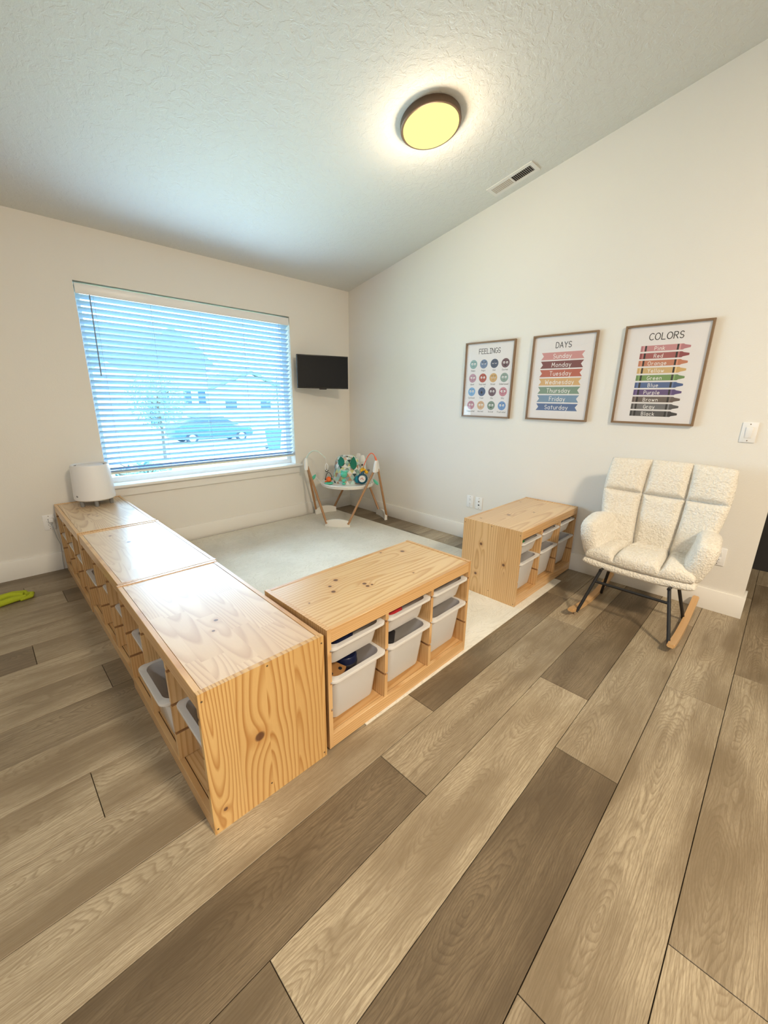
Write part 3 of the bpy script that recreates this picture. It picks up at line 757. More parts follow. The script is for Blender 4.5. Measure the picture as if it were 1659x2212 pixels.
# a plate facing -x: rotate so that local -y points to -x  => rot -90
plate('wall_outlet', 'white wall outlet left of the pair behind the corner of the wall unit', 'outlet', rface(-1.782, 0.385), -math.pi/2, 'outlet', 'white wall outlets')
plate('media_outlet', 'white wall plate with dark jacks, right of the outlet pair above the wall unit', 'wall plate', rface(-1.880, 0.383), -math.pi/2, 'media')
plate('wall_outlet', 'white wall outlet half hidden behind the rocking chair', 'outlet', rface(-3.675, 0.377), -math.pi/2, 'outlet', 'white wall outlets')
plate('light_switch', 'white rocker light switch on the right wall above the chair', 'light switch', rface(-3.668, 1.168), -math.pi/2, 'rocker')
plate('wall_outlet', 'white wall outlet on the window wall left of the row of units', 'outlet', (-2.985, WT, 0.389), 0, 'outlet', 'white wall outlets')
pc = thing('power_cord', 'white plug and grey cord hanging from the outlet behind the row', 'power cord', (-2.975, WT, 0.41))
box('plug', -0.014, 0.014, -0.045, -0.0095, -0.014, 0.014, M_white, pc, bev=0.004)
M_cordg = plain('grey_cord', (0.42, 0.42, 0.42), 0.5)
tube_obj('cable', [(0, -0.04, -0.012), (0.004, -0.042, -0.06), (0.012, -0.035, -0.14), (0.026, -0.03, -0.20), (0.024, -0.03, -0.26), (0.018, -0.028, -0.34), (0.016, -0.026, -0.405)], 0.0028, M_cordg, pc, n=8)

# ------------------------------------------------------------------ television on its arm
M_tv = plain('tv_shell', (0.012, 0.012, 0.014), 0.35); M_scr = plain('tv_screen', (0.002, 0.004, 0.008), 0.15, **{'Specular IOR Level': 0.25})
P0, P1 = Vector((-0.787, -0.103)), Vector((-0.268, -0.300))
cxy = (P0+P1)/2; ang = math.atan2((P1-P0).y, (P1-P0).x); tw = (P1-P0).length
tv = thing('television', 'small black flat television on a wall arm in the room corner', 'television', (cxy.x, cxy.y, 1.592), (0, 0, ang))
box('tv_housing', -tw/2, tw/2, 0.004, 0.032, -0.167, 0.167, M_tv, tv, bev=0.003)
box('bezel', -tw/2, tw/2, -0.002, 0.0045, -0.167, 0.167, M_tv, tv, bev=0.0015)
box('screen', -tw/2+0.009, tw/2-0.009, -0.003, -0.0015, -0.153, 0.158, M_scr, tv)
prism('sensor_lip', [(-0.045, -0.166), (0.035, -0.166), (0.030, -0.178), (-0.040, -0.178)], -0.001, 0.02, 'y', M_tv, tv)
box('rear_bulge', -0.18, 0.18, 0.032, 0.055, -0.12, 0.10, M_tv, tv, bev=0.01)
box('mount_plate', -0.05, 0.05, 0.055, 0.060, -0.05, 0.05, M_black, tv)
wc = Matrix.Rotation(-ang, 4, 'Z') @ Vector((0.03, WT-cxy.y, 0))
tube_obj('mount_arm', [(0, 0.058, 0), (0.04, 0.10, 0), (wc.x, wc.y-0.02, 0)], 0.014, M_black, tv, n=10)
mt = Matrix.Translation((wc.x, wc.y, 0)) @ Matrix.Rotation(-ang, 4, 'Z')
box('wall_plate', -0.05, 0.05, -0.02, 0.0, -0.09, 0.09, M_black, tv, mtx=mt)

# ------------------------------------------------------------------ posters
M_oakf = pine_mat('frame_oak', 'z', 'y', 30.0, light=(0.27, 0.17, 0.09), dark=(0.18, 0.10, 0.05), rough=0.45, stave=0.3, contrast=0.4)
M_paper = plain('poster_paper', (0.83, 0.80, 0.80), 0.75)
M_ink = plain('black_ink', (0.015, 0.014, 0.014), 0.7); M_wht = plain('white_ink', (0.92, 0.90, 0.88), 0.7)
INK = {}
def ink(rgb):
    if rgb not in INK: INK[rgb] = plain('print_%02x%02x%02x' % rgb, srgb(*[q*0.88+v*0.12 for q, v in zip(rgb, (185, 172, 168))]), 0.7)
    return INK[rgb]
def flat(name, polys, mat, parent, off):
    """printed shapes; poly pts in (u right, v up) metres on the sheet, which faces -y locally"""
    bm = bmesh.new()
    for i_, P_ in enumerate(polys):      # each stroke a hair above the last, as wet ink layers, so none coincide
        bm.faces.new([bm.verts.new((a, -off-i_*2e-6, b)) for a, b in P_])
    me = bpy.data.meshes.new(name); bm.to_mesh(me); bm.free()
    return link(name, me, mat, parent)
def circ(cx, cy, rx, ry=None, n=20, rot=0, a0=0, a1=360):
    ry = ry or rx; out = []
    for k in range(n):
        a = math.radians(a0+(a1-a0)*k/(n if a1-a0 == 360 else n-1))
        x, y = rx*math.cos(a), ry*math.sin(a)
        out.append((cx+x*math.cos(rot)-y*math.sin(rot), cy+x*math.sin(rot)+y*math.cos(rot)))
    return out
# monoline hand-drawn style lettering: stroke font on a unit grid
def arc(cx, cy, rx, ry, a0, a1, n=9): return [(cx+rx*math.cos(math.radians(a0+(a1-a0)*k/(n-1))), cy+ry*math.sin(math.radians(a0+(a1-a0)*k/(n-1)))) for k in range(n)]
def _f():
    L = {}
    L['F'] = (.5, [[(0, 0), (0, 1), (.5, 1)], [(0, .52), (.42, .52)]])
    L['E'] = (.5, [[(.5, 0), (0, 0), (0, 1), (.5, 1)], [(0, .52), (.42, .52)]])
    L['L'] = (.5, [[(0, 1), (0, 0), (.5, 0)]])
    L['I'] = (.4, [[(.2, 0), (.2, 1)], [(0, 0), (.4, 0)], [(0, 1), (.4, 1)]])
    L['N'] = (.55, [[(0, 0), (0, 1), (.55, 0), (.55, 1)]])
    L['G'] = (.6, [arc(.33, .5, .33, .5, 50, 360, 14)+[(.66, .42), (.36, .42)]])
    L['S'] = (.5, [arc(.26, .74, .24, .26, 30, 270, 9)+arc(.26, .25, .25, .24, 90, -150, 9)[1:]])
    L['D'] = (.55, [[(0, 0), (0, 1), (.18, 1)]+arc(.18, .5, .38, .5, 90, -90, 10)+[(0, 0)]])
    L['A'] = (.62, [[(0, 0), (.31, 1), (.62, 0)], [(.11, .33), (.51, .33)]])
    L['Y'] = (.6, [[(0, 1), (.3, .5), (.6, 1)], [(.3, .5), (.3, 0)]])
    L['C'] = (.58, [arc(.36, .5, .36, .5, 50, 310, 13)])
    L['O'] = (.72, [arc(.36, .5, .36, .5, 90, 450, 18)])
    L['R'] = (.55, [[(0, 0), (0, 1), (.25, 1)]+arc(.27, .75, .25, .25, 90, -90, 8)+[(0, .5)], [(.25, .5), (.55, 0)]])
    L['P'] = (.52, [[(0, 0), (0, 1), (.25, 1)]+arc(.27, .73, .25, .27, 90, -90, 8)+[(0, .46)]])
    L['B'] = (.55, [[(0, 0), (0, 1), (.22, 1)]+arc(.24, .76, .22, .24, 90, -90, 7)+[(0, .52)], [(.22, .52)]+arc(.26, .26, .27, .26, 90, -90, 7)+[(0, 0)]])
    L['M'] = (.75, [[(0, 0), (.08, 1), (.37, .35), (.67, 1), (.75, 0)]])
    L['H'] = (.55, [[(0, 0), (0, 1)], [(.55, 0), (.55, 1)], [(0, .5), (.55, .5)]])
    L['U'] = (.55, [[(0, 1)]+arc(.275, .28, .275, .28, 180, 360, 9)+[(.55, 1)]])
    L['T'] = (.6, [[(0, 1), (.6, 1)], [(.3, 1), (.3, 0)]])
    L['W'] = (.85, [[(0, 1), (.2, 0), (.42, .75), (.64, 0), (.85, 1)]])
    a = arc(.25, .31, .25, .31, 90, 450, 14)
    L['a'] = (.5, [a, [(.5, .62), (.5, 0)]])
    L['d'] = (.5, [a, [(.5, 1.02), (.5, 0)]])
    L['b'] = (.5, [a, [(0, 1.02), (0, 0)]])
    L['g'] = (.5, [a, [(.5, .62), (.5, -.1)]+arc(.25, -.12, .25, .22, 0, -150, 7)])
    L['p'] = (.5, [a, [(0, .62), (0, -.35)]])
    L['q'] = (.5, [a, [(.5, .62), (.5, -.35)]])
    L['o'] = (.5, [a])
    L['e'] = (.5, [[(0.01, .33), (.5, .33)]+arc(.25, .31, .25, .31, 5, 320, 12)])
    L['c'] = (.45, [arc(.25, .31, .25, .31, 50, 310, 10)])
    L['s'] = (.4, [arc(.21, .47, .19, .15, 30, 270, 8)+arc(.21, .16, .20, .16, 90, -150, 8)[1:]])
    L['n'] = (.45, [[(0, .62), (0, 0)], arc(.225, .37, .225, .25, 180, 0, 8)+[(.45, 0)]])
    L['m'] = (.75, [[(0, .62), (0, 0)], arc(.19, .4, .19, .22, 180, 0, 7)+[(.38, 0)], arc(.57, .4, .19, .22, 180, 0, 7)+[(.76, 0)]])
    L['h'] = (.45, [[(0, 1.02), (0, 0)], arc(.225, .37, .225, .25, 180, 0, 8)+[(.45, 0)]])
    L['r'] = (.32, [[(0, .62), (0, 0)], arc(.2, .36, .2, .26, 180, 55, 6)])
    L['u'] = (.45, [[(0, .62)]+arc(.225, .25, .225, .25, 180, 360, 8)+[(.45, .62)], [(.45, .25), (.45, 0)]])
    L['y'] = (.5, [[(0, .62), (.26, .05)], [(.5, .62), (.14, -.33)]])
    L['i'] = (.1, [[(.05, .62), (.05, 0)], [(.05, .88), (.05, .92)]])
    L['l'] = (.1, [[(.05, 1.02), (.05, 0)]])
    L['t'] = (.4, [[(.2, .95), (.2, 0)], [(0, .64), (.4, .64)]])
    L['f'] = (.35, [arc(.28, .8, .14, .2, 60, 180, 5)+[(.14, 0)], [(0, .6), (.34, .6)]])
    L['w'] = (.65, [[(0, .62), (.16, 0), (.33, .5), (.49, 0), (.65, .62)]])
    L['k'] = (.45, [[(0, 1.02), (0, 0)], [(.42, .62), (0, .25)], [(.13, .36), (.45, 0)]])
    L['x'] = (.42, [[(0, .62), (.42, 0)], [(.42, .62), (0, 0)]])
    L['z'] = (.4, [[(0, .6), (.4, .6), (0, 0), (.4, 0)]])
    return L
FONT = _f()
def lettering(text, cx, cy, size, mat, parent, off, wt=0.085, gap=0.22, name='lettering', maxw=None):
    polys = []; x = 0; items = []
    for ch in text:
        if ch == ' ': x += .45; continue
        w_, st = FONT[ch]; items.append((x, st)); x += w_+gap
    tot = x-gap; sx = 1.0
    if maxw and tot*size > maxw: sx = maxw/(tot*size)
    t = wt*size/2
    P_ = lambda ox, p: (cx+((ox+p[0])-tot/2)*size*sx, cy+(p[1]-0.5)*size)
    for ox, st in items:
        for s in st:
            q = [P_(ox, p) for p in s]
            for a, b in zip(q, q[1:]):
                dx, dy = b[0]-a[0], b[1]-a[1]; l = math.hypot(dx, dy)
                if l < 1e-7: continue
                nx, ny = -dy/l*t, dx/l*t
                polys.append([(a[0]+nx, a[1]+ny), (a[0]-nx, a[1]-ny), (b[0]-nx, b[1]-ny), (b[0]+nx, b[1]+ny)])
            for a in q: polys.append(circ(a[0], a[1], t, n=6))
    o = flat(name, polys, mat, parent, off); return o

def poster(label, yc, zc, wdt=0.482, hgt=0.636):
    t = thing('framed_poster', label, 'poster', (WT, yc, zc), (0, 0, -math.pi/2), 'framed posters above the chair')
    f, d = 0.013, 0.022; hw, hh = wdt/2, hgt/2
    for nm, x0, x1, z0, z1 in (('a', -hw, -hw+f, -hh, hh), ('b', hw-f, hw, -hh, hh), ('c', -hw+f, hw-f, hh-f, hh), ('d', -hw+f, hw-f, -hh, -hh+f)):
        box('frame_bar', x0, x1, -d, 0, z0, z1, M_oakf, t, bev=0.001, seg=1)
    s = box('print_sheet', -hw+f, hw-f, -0.010, -0.004, -hh+f, hh-f, M_paper, t)
    box('glazing', -hw+f, hw-f, -0.0145, -0.0135, -hh+f, hh-f, M_frameglass, t)
    return t, s
OFF = 0.0102
# feelings
t, s = poster('framed FEELINGS poster of sixteen coloured round faces, nearest the window', -1.869, 1.499)
def to_uv(y, z, yc, zc): return (-(y-yc), z-zc)
lettering('FEELINGS', 0.0, 0.240, 0.040, M_ink, s, OFF, wt=0.115, gap=0.16)
faces = [('Happy', (137, 176, 176)), ('Angry', (105, 130, 165)), ('Sad', (62, 80, 108)), ('Excited', (105, 72, 82)),
         ('Upset', (190, 145, 165)), ('Surprised', (180, 75, 62)), ('Bored', (215, 172, 112)), ('Embarrassed', (140, 165, 155)),
         ('Confused', (120, 175, 225)), ('Tired', (62, 88, 130)), ('Shy', (105, 82, 95)), ('Silly', (205, 135, 150)),
         ('Disappointed', (195, 135, 155)), ('Worried', (220, 180, 140)), ('Scared', (120, 145, 130)), ('Frustrated', (105, 150, 205))]
for i, (nm, rgb) in enumerate(faces):
    c_, r_ = i % 4, i//4
    u = -0.152+0.1043*c_; v = 0.136-0.1165*r_
    dsk = flat('face_disc', [circ(u, v, 0.0375, 0.0375, 32)], ink(rgb), s, OFF)
    ey = v+0.004; dxe = 0.0135
    dk = ink(tuple(int(q*0.35) for q in rgb)); 
    wh, pu, br, mo = [], [], [], []
    for sg in (-1, 1):
        ex = u+sg*dxe
        if nm == 'Tired':
            continue
        if nm in ('Bored', 'Angry', 'Sad', 'Shy'):
            wh.append(circ(ex, ey, 0.0092, 0.0075, 14, 0, 180, 360) if nm != 'Shy' else circ(ex, ey, 0.009, 0.009, 14))
            pu.append(circ(ex-(0.0025*sg if nm == 'Angry' else 0), ey-0.0015, 0.0036, 0.0036, 10))
        else:
            wh.append(circ(ex, ey, 0.0088, 0.0095, 14)); pu.append(circ(ex+(0.0 if nm != 'Silly' else -sg*0.004), ey-0.001, 0.0032, 0.0036, 10))
        up = {'Angry': (-0.006, 0.006), 'Sad': (0.004, -0.003), 'Upset': (-0.005, 0.002), 'Frustrated': (-0.004, 0.004), 'Worried': (0.005, -0.002), 'Embarrassed': (0.003, -0.003), 'Scared': (0.004, -0.002), 'Disappointed': (0.003, -0.004)}.get(nm, (0.001, 0.0))
        b0, b1 = (ex-sg*0.009, ey+0.012+up[0]), (ex+sg*0.009, ey+0.012+up[1])
        th_ = 0.0016 if nm != 'Angry' else 0.003
        br.append([(b0[0], b0[1]-th_), (b1[0], b1[1]-th_), (b1[0], b1[1]+th_), (b0[0], b0[1]+th_)])
    my = v-0.017
    if nm == 'Excited': mo.append(circ(u, my+0.004, 0.011, 0.011, 12, 0, 180, 360))
    elif nm == 'Tired': mo.append(circ(u-0.001, v-0.006, 0.008, 0.0115, 16))
    elif nm == 'Surprised': mo.append(circ(u, my, 0.003, 0.0045, 10))
    elif nm == 'Scared': mo.append([(u-0.010, my-0.003), (u+0.010, my-0.003), (u+0.010, my+0.003), (u-0.010, my+0.003)])
    elif nm in ('Happy', 'Shy', 'Silly'):
        q = arc(u, my+0.008, 0.012, 0.009, 200, 340, 7)
        for a, b in zip(q, q[1:]): mo.append([(a[0], a[1]-.0009), (b[0], b[1]-.0009), (b[0], b[1]+.0009), (a[0], a[1]+.0009)])
    else:
        q = arc(u, my-0.006, 0.009, 0.006, 150, 30, 7)
        for a, b in zip(q, q[1:]): mo.append([(a[0], a[1]-.0009), (b[0], b[1]-.0009), (b[0], b[1]+.0009), (a[0], a[1]+.0009)])
    if wh: flat('eyes', wh, M_wht, s, OFF+0.0002)
    if pu: flat('pupils', pu, M_ink, s, OFF+0.0004)
    if br: flat('brows', br, dk, s, OFF+0.0003)
    flat('mouth', mo, M_ink if nm in ('Tired', 'Excited', 'Scared') else dk, s, OFF+0.0003)
    if nm == 'Tired':
        lettering('z', u+0.018, v+0.036, 0.010, M_ink, s, OFF+0.0004, 0.12); lettering('z', u+0.026, v+0.045, 0.013, M_ink, s, OFF+0.0004, 0.12)
    if nm in ('Upset', 'Silly'):
        flat('cheek_spots', [circ(u-0.022, v-0.008, 0.006, 0.004, 10), circ(u+0.022, v-0.008, 0.006, 0.004, 10)], ink((185, 95, 105)), s, OFF+0.0002)
    lettering(nm, u, v-0.0525, 0.0125, M_ink, s, OFF, 0.12, maxw=0.082)
# days
t, s = poster('framed DAYS poster of seven coloured ribbons, middle of the three', -2.500, 1.502)
lettering('DAYS', 0.0, 0.240, 0.040, M_ink, s, OFF, wt=0.115, gap=0.2)
days = [('Sunday', (214, 150, 148)), ('Monday', (122, 66, 68)), ('Tuesday', (192, 98, 78)), ('Wednesday', (222, 178, 118)), ('Thursday', (122, 152, 132)), ('Friday', (118, 152, 182)), ('Saturday', (78, 108, 158))]
for i, (nm, rgb) in enumerate(days):
    v = 0.163 - 0.0632*i; w_, h_ = 0.163, 0.0265
    flat('ribbon', [[(-w_, v-h_), (w_, v-h_), (w_-0.019, v), (w_, v+h_), (-w_, v+h_), (-w_+0.019, v)]], ink(rgb), s, OFF)
    lettering(nm, 0, v-0.001, 0.0310, M_wht, s, OFF+0.0003, 0.125, gap=0.30)
# colors
t, s = poster('framed COLORS poster of ten crayons, nearest the light switch', -3.153, 1.507)
lettering('COLORS', 0.0, 0.240, 0.040, M_ink, s, OFF, wt=0.115, gap=0.22)
cl = [('Pink', (205, 140, 145), (190, 120, 130)), ('Red', (165, 85, 85), (140, 55, 60)), ('Orange', (200, 125, 95), (200, 120, 85)), ('Yellow', (215, 180, 120), (215, 175, 105)), ('Green', (115, 155, 85), (100, 140, 75)),
      ('Blue', (72, 98, 150), (55, 82, 140)), ('Purple', (92, 70, 125), (80, 58, 120)), ('Brown', (98, 85, 78), (92, 76, 70)), ('Gray', (105, 105, 108), (70, 68, 70)), ('Black', (72, 70, 72), (35, 33, 36))]
for i, (nm, c1, c2) in enumerate(cl):
    v = 0.168 - 0.0462*i; h_ = 0.0178; x0, x1 = -0.132, 0.090
    flat('crayon_body', [[(x0, v-h_), (x1+0.012, v-h_), (x1+0.012, v+h_), (x0, v+h_)]], ink(c1), s, OFF)
    flat('crayon_tip', [[(x0, v-h_), (x0+0.012, v-h_), (x0+0.012, v+h_), (x0, v+h_)], [(x1, v-h_), (x1+0.013, v-h_), (x1+0.020, v-h_*0.72), (x1+0.052, v-h_*0.34), (x1+0.052, v+h_*0.34), (x1+0.020, v+h_*0.72), (x1+0.013, v+h_), (x1, v+h_)]], ink(c2), s, OFF+0.0002)
    flat('crayon_band', [[(a, v-h_), (a+0.010, v-h_), (a+0.010, v+h_), (a, v+h_)] for a in (x0+0.024, x1-0.020)], M_ink, s, OFF+0.0002)
    flat('crayon_stripe', [[(a, v-h_), (a+0.005, v-h_), (a+0.005, v+h_), (a, v+h_)] for a in (x0+0.014, x1-0.006)], ink(tuple(min(255, q+35) for q in c1)), s, OFF+0.0002)
    lettering(nm, -0.024, v-0.001, 0.0225, M_wht, s, OFF+0.0004, 0.13, gap=0.32)

# ------------------------------------------------------------------ ceiling light and vent
aS = -math.atan(SL)
lx, ly = -1.067, -2.008
cl_ = thing('ceiling_light', 'round flush ceiling light with brown rim and glowing yellow diffuser', 'ceiling light', (lx, ly, cz(ly)), (aS, 0, 0))
M_brz = plain('bronze_rim', (0.13, 0.085, 0.055), 0.4, 0.3)
M_lit = emis('lit_diffuser', (1.0, 0.96, 0.30), 1.25)
lathe_obj('rim', [(0, 0.0), (0.172, 0.0), (0.176, -0.006), (0.176, -0.034), (0.171, -0.038), (0.162, -0.038), (0.160, -0.030), (0, -0.028)], M_brz, cl_, n=72)
lathe_obj('diffuser', [(0.161, -0.031), (0.161, -0.040), (0.152, -0.0445), (0.12, -0.050), (0.06, -0.054), (0, -0.055)], M_lit, cl_, n=72)
bulb = lamp('ceiling_bulb', 'POINT', (lx, ly-0.02, cz(ly)-0.17), 8, (1.0, 0.78, 0.54), 0.06)

M_vent = plain('vent_white', (0.80, 0.78, 0.74), 0.4)
vy0, vx0 = -2.030, -0.137
vt = thing('ceiling_vent', 'white slotted air register on the ceiling near the right wall', 'air vent', (vx0, vy0, cz(vy0)), (aS, 0, 0))
vw, vl = 0.068, 0.178
bm = bmesh.new()
bx(bm, -vw, -vw+0.028, -vl, vl, -0.006, 0.0); bx(bm, vw-0.028, vw, -vl, vl, -0.006, 0.0)
bx(bm, -vw+0.028, vw-0.028, -vl, -vl+0.025, -0.006, 0.0); bx(bm, -vw+0.028, vw-0.028, vl-0.025, vl, -0.006, 0.0)
bx(bm, -vw+0.028, vw-0.028, -0.004, 0.004, -0.006, 0.0)
fin('vent_frame', bm, M_vent, vt, False)
box('duct_dark', -vw+0.028, vw-0.028, -vl+0.025, vl-0.025, -0.0012, -0.0002, M_black, vt)
for i in range(24):
    y = -vl+0.031 + i*(2*vl-0.062)/23
    if abs(y) < 0.006: continue
    tilt = 0.9 if y < 0 else -0.5
    mt = Matrix.Translation((0, y, -0.0035)) @ Matrix.Rotation(tilt, 4, 'X')
    box('louvre', -vw+0.028, vw-0.028, -0.0036 if y < 0 else -0.0045, 0.0036 if y < 0 else 0.0045, -0.0006, 0.0006, M_vent, vt, mtx=mt)

# ------------------------------------------------------------------ rocking chair
CO = Vector((-0.40, -3.345, 0))
ch = thing('rocking_chair', 'cream boucle rocking chair with black metal legs and pale wooden rockers', 'chair', CO)
def pillow(name, pos, nu, nv, T, parent, seams_u=(), seams_v=(), p=4.0, q=2.6, cut=0.75, sw=0.045, amp=0.0021, back=0.55, sgn=1.0, seed=0.0, kc=0.12):
    """closed cushion. pos(u,v)->Vector centre surface, u,v in [-1,1]; T thickness half; front puffs carved by seams"""
    V = []; F = []
    def base(u, v):
        # squircle map keeps corners rounded
        k = kc
        return pos(u*math.sqrt(1-k*v*v), v*math.sqrt(1-k*u*u))
    C = [[base(-1+2*i/nu, -1+2*j/nv) for i in range(nu+1)] for j in range(nv+1)]
    def nrm(i, j):
        a = C[j][min(i+1, nu)]-C[j][max(i-1, 0)]; b = C[min(j+1, nv)][i]-C[max(j-1, 0)][i]
        return a.cross(b).normalized()*sgn
    def edge(u, v): return max(0.0, (1-abs(u)**p)*(1-abs(v)**p))**(1/q)
    idx = {}
    for side in (0, 1):
        for j in range(nv+1):
            for i in range(nu+1):
                rim = i in (0, nu) or j in (0, nv)
                if side == 1 and rim: idx[(1, i, j)] = idx[(0, i, j)]; continue
                u, v = -1+2*i/nu, -1+2*j/nv
                h = edge(u, v)*T
                if side == 0:
                    s = 1.0
                    for su in seams_u:
                        su_ = su(v) if callable(su) else su
                        d_ = abs(u-su_)/sw; s = min(s, 1-cut*math.exp(-d_**1.2))
                    for sv in seams_v:
                        sv_ = sv(u) if callable(sv) else sv
                        d_ = abs(v-sv_)/(sw*0.9); s = min(s, 1-cut*math.exp(-d_**1.2))
                    h *= s
                else: h *= -back
                c = C[j][i]; n = nrm(i, j)
                w = noise.noise(c*85+Vector((seed, 0, 0)))*amp*0.95 + noise.noise(c*42+Vector((0, seed, 0)))*amp*0.8
                V.append(c + n*(h + (w if side == 0 else -w))); idx[(side, i, j)] = len(V)-1
    for side in (0, 1):
        for j in range(nv):
            for i in range(nu):
                f = (idx[(side, i, j)], idx[(side, i+1, j)], idx[(side, i+1, j+1)], idx[(side, i, j+1)])
                F.append(f if side == 0 else f[::-1])
    me = mesh(name, V, F)
    bm = bmesh.new(); bm.from_mesh(me); bmesh.ops.recalc_face_normals(bm, faces=bm.faces[:]); bm.to_mesh(me); bm.free()
    return link(name, me, M_boucle, parent, smooth=True)
# u runs from +y (left in photo) to -y ; v bottom to top
def back_pos(u, v):
    t = (v+1)/2
    z = 0.355 + 0.625*t + 0.022*abs(u)**3*t - 0.012*(1-abs(u))*t
    hw = 0.285 + 0.090*t**0.9
    x = 0.165 + 0.125*t - (0.045*(1-t)+0.060)*abs(u)**2.4
    return Vector((x, -u*hw, z))
pillow('backrest', back_pos, 130, 120, 0.062, ch, seams_u=(lambda v: -0.36+0.03*v, lambda v: 0.36-0.03*v), seams_v=(0.26,), sgn=1.0, cut=0.80, seed=3, kc=0.19)
def seat_pos(u, v):   # v: back(-1) -> front(+1)
    t = (v+1)/2
    x = 0.20 - 0.395*t - 0.012*(1-abs(u)**2)*t
    hw = 0.25 + 0.062*t
    z = 0.362 + 0.022*math.sin(t*math.pi*0.7) - 0.010*t
    return Vector((x, -u*hw, z))
pillow('seat', seat_pos, 120, 84, 0.070, ch, seams_u=(lambda v: -0.42, lambda v: 0.42), seams_v=(-0.15,), sgn=-1.0, cut=0.72, back=0.45, seed=9, p=5, q=3.0)
# shell under the seat, showing as a thick welt
def shell_pos(u, v):
    t = (v+1)/2
    x = 0.23 - 0.435*t
    hw = 0.262 + 0.062*t
    z = 0.318 + 0.018*abs(u)**3
    return Vector((x, -u*hw, z))
pillow('seat_shell', shell_pos, 90, 60, 0.036, ch, sgn=-1.0, back=0.6, seed=14, p=8, q=3.0)
def arm_pos(side):
    def f(u, v):       # u: back(-1) -> front(+1), v: bottom->top
        t = (v+1)/2; s = (u+1)/2
        x = 0.20 - 0.365*s - 0.010*t*s
        y = 0.208 + 0.075*t + 0.036*s + 0.010*math.sin(math.pi*t)
        z = 0.335 + (0.25+0.035*math.sin(math.pi*min(1, s*1.05)))*t
        return Vector((x, side*y, z))
    return f
for side in (1, -1):
    pillow('armrest', arm_pos(side), 70, 60, 0.062, ch, sgn=1.0 if side == 1 else -1.0, back=0.9, seed=20+side, p=6.5, q=2.8, kc=0.20, amp=0.0026)
# rockers
def rocker(yf, yb):
    bm = bmesh.new(); loops = []
    for k in range(25):
        s = k/24; x = -0.385+0.765*s; y = yf+(yb-yf)*s
        zb = 0.060*abs((s-0.46)/0.54)**2.0
        th = 0.026 - 0.004*abs(s-0.5)*2
        loops.append([Vector((x, y-0.018, zb)), Vector((x, y+0.018, zb)), Vector((x, y+0.018, zb+th)), Vector((x, y-0.018, zb+th))])
    loft(bm, loops); bmesh.ops.bevel(bm, geom=[e for e in bm.edges if abs((e.verts[0].co-e.verts[1].co).normalized().x) > 0.7 or len(e.link_faces) and any(len(f.verts) == 4 and abs(f.normal.x) > .8 for f in e.link_faces)], offset=0.005, segments=2, affect='EDGES')
    return fin('rocker', bm, M_rock, ch)
YLf, YLb, YRf, YRb = 0.262, 0.250, -0.272, -0.272
rocker(YLf, YLb); rocker(YRf, YRb)
LEGS = [((-0.330, 0.242, 0.030), (-0.215, 0.172, 0.312)), ((-0.330, -0.256, 0.030), (-0.215, -0.190, 0.312)),
        ((0.115, 0.232, 0.012), (-0.03, 0.165, 0.305)), ((0.115, -0.254, 0.012), (-0.05, -0.205, 0.305))]
for a, b in LEGS: tube_obj('leg', [a, b], 0.0095, M_black, ch, n=12)
def along(a, b, z): a, b = Vector(a), Vector(b); return a+(b-a)*((z-a.z)/(b.z-a.z))
tube_obj('crossbar', [along(*LEGS[0], 0.235), along(*LEGS[1], 0.235)], 0.0085, M_black, ch, n=12)
tube_obj('crossbar', [along(*LEGS[2], 0.285), along(*LEGS[3], 0.285)], 0.0085, M_black, ch, n=12)
for sgn in (1, -1):
    l0, l1 = (LEGS[0], LEGS[2]) if sgn == 1 else (LEGS[1], LEGS[3])
    tube_obj('seat_bracket', [Vector(l0[1])-Vector((0.02, 0, 0)), Vector(l1[1])+Vector((0.08, 0, 0))], 0.009, M_black, ch, n=10)
    for L_ in (l0, l1):
        b = Vector(L_[0]); lathe_obj('bolt', [(0, 0), (0.006, 0), (0.005, 0.003), (0, 0.004)], M_screw, ch, n=10, mtx=Matrix.Translation((b.x, b.y-sgn*0.0095*1.0, b.z+0.004)) @ Matrix.Rotation(math.pi/2*sgn, 4, 'X'))

# ------------------------------------------------------------------ baby jumper seat in the corner
jc = Vector((-0.395, -0.425, 0))
jp = thing('baby_jumper', 'baby jumper seat with wooden legs, white tray and toys in the corner', 'baby jumper', jc)
M_jw = pine_mat('jumper_wood', 'z', 'x', 33.0, light=(0.42, 0.22, 0.09), dark=(0.30, 0.14, 0.05), rough=0.4, stave=0.3, contrast=0.4)
M_jwhite = plain('jumper_white', (0.82, 0.80, 0.76), 0.35)
feet = {'F': Vector((-0.708, -0.622)), 'R': Vector((-0.068, -0.668)), 'B': Vector((-0.462, -0.078))}
tang = {'F': Vector((0.173, -0.202)).normalized(), 'R': Vector((0.094, 0.224)).normalized(), 'B': Vector((0.208, -0.03)).normalized()}
fend = {k: (feet[k]-tang[k]*0.115, feet[k]+tang[k]*0.115) for k in feet}
towers = {'L': Vector((-0.752, -0.152)), 'Rt': Vector((-0.275, -0.765)), 'Bk': Vector((-0.045, -0.215))}
def rel(v2, z): return Vector((v2.x-jc.x, v2.y-jc.y, z))
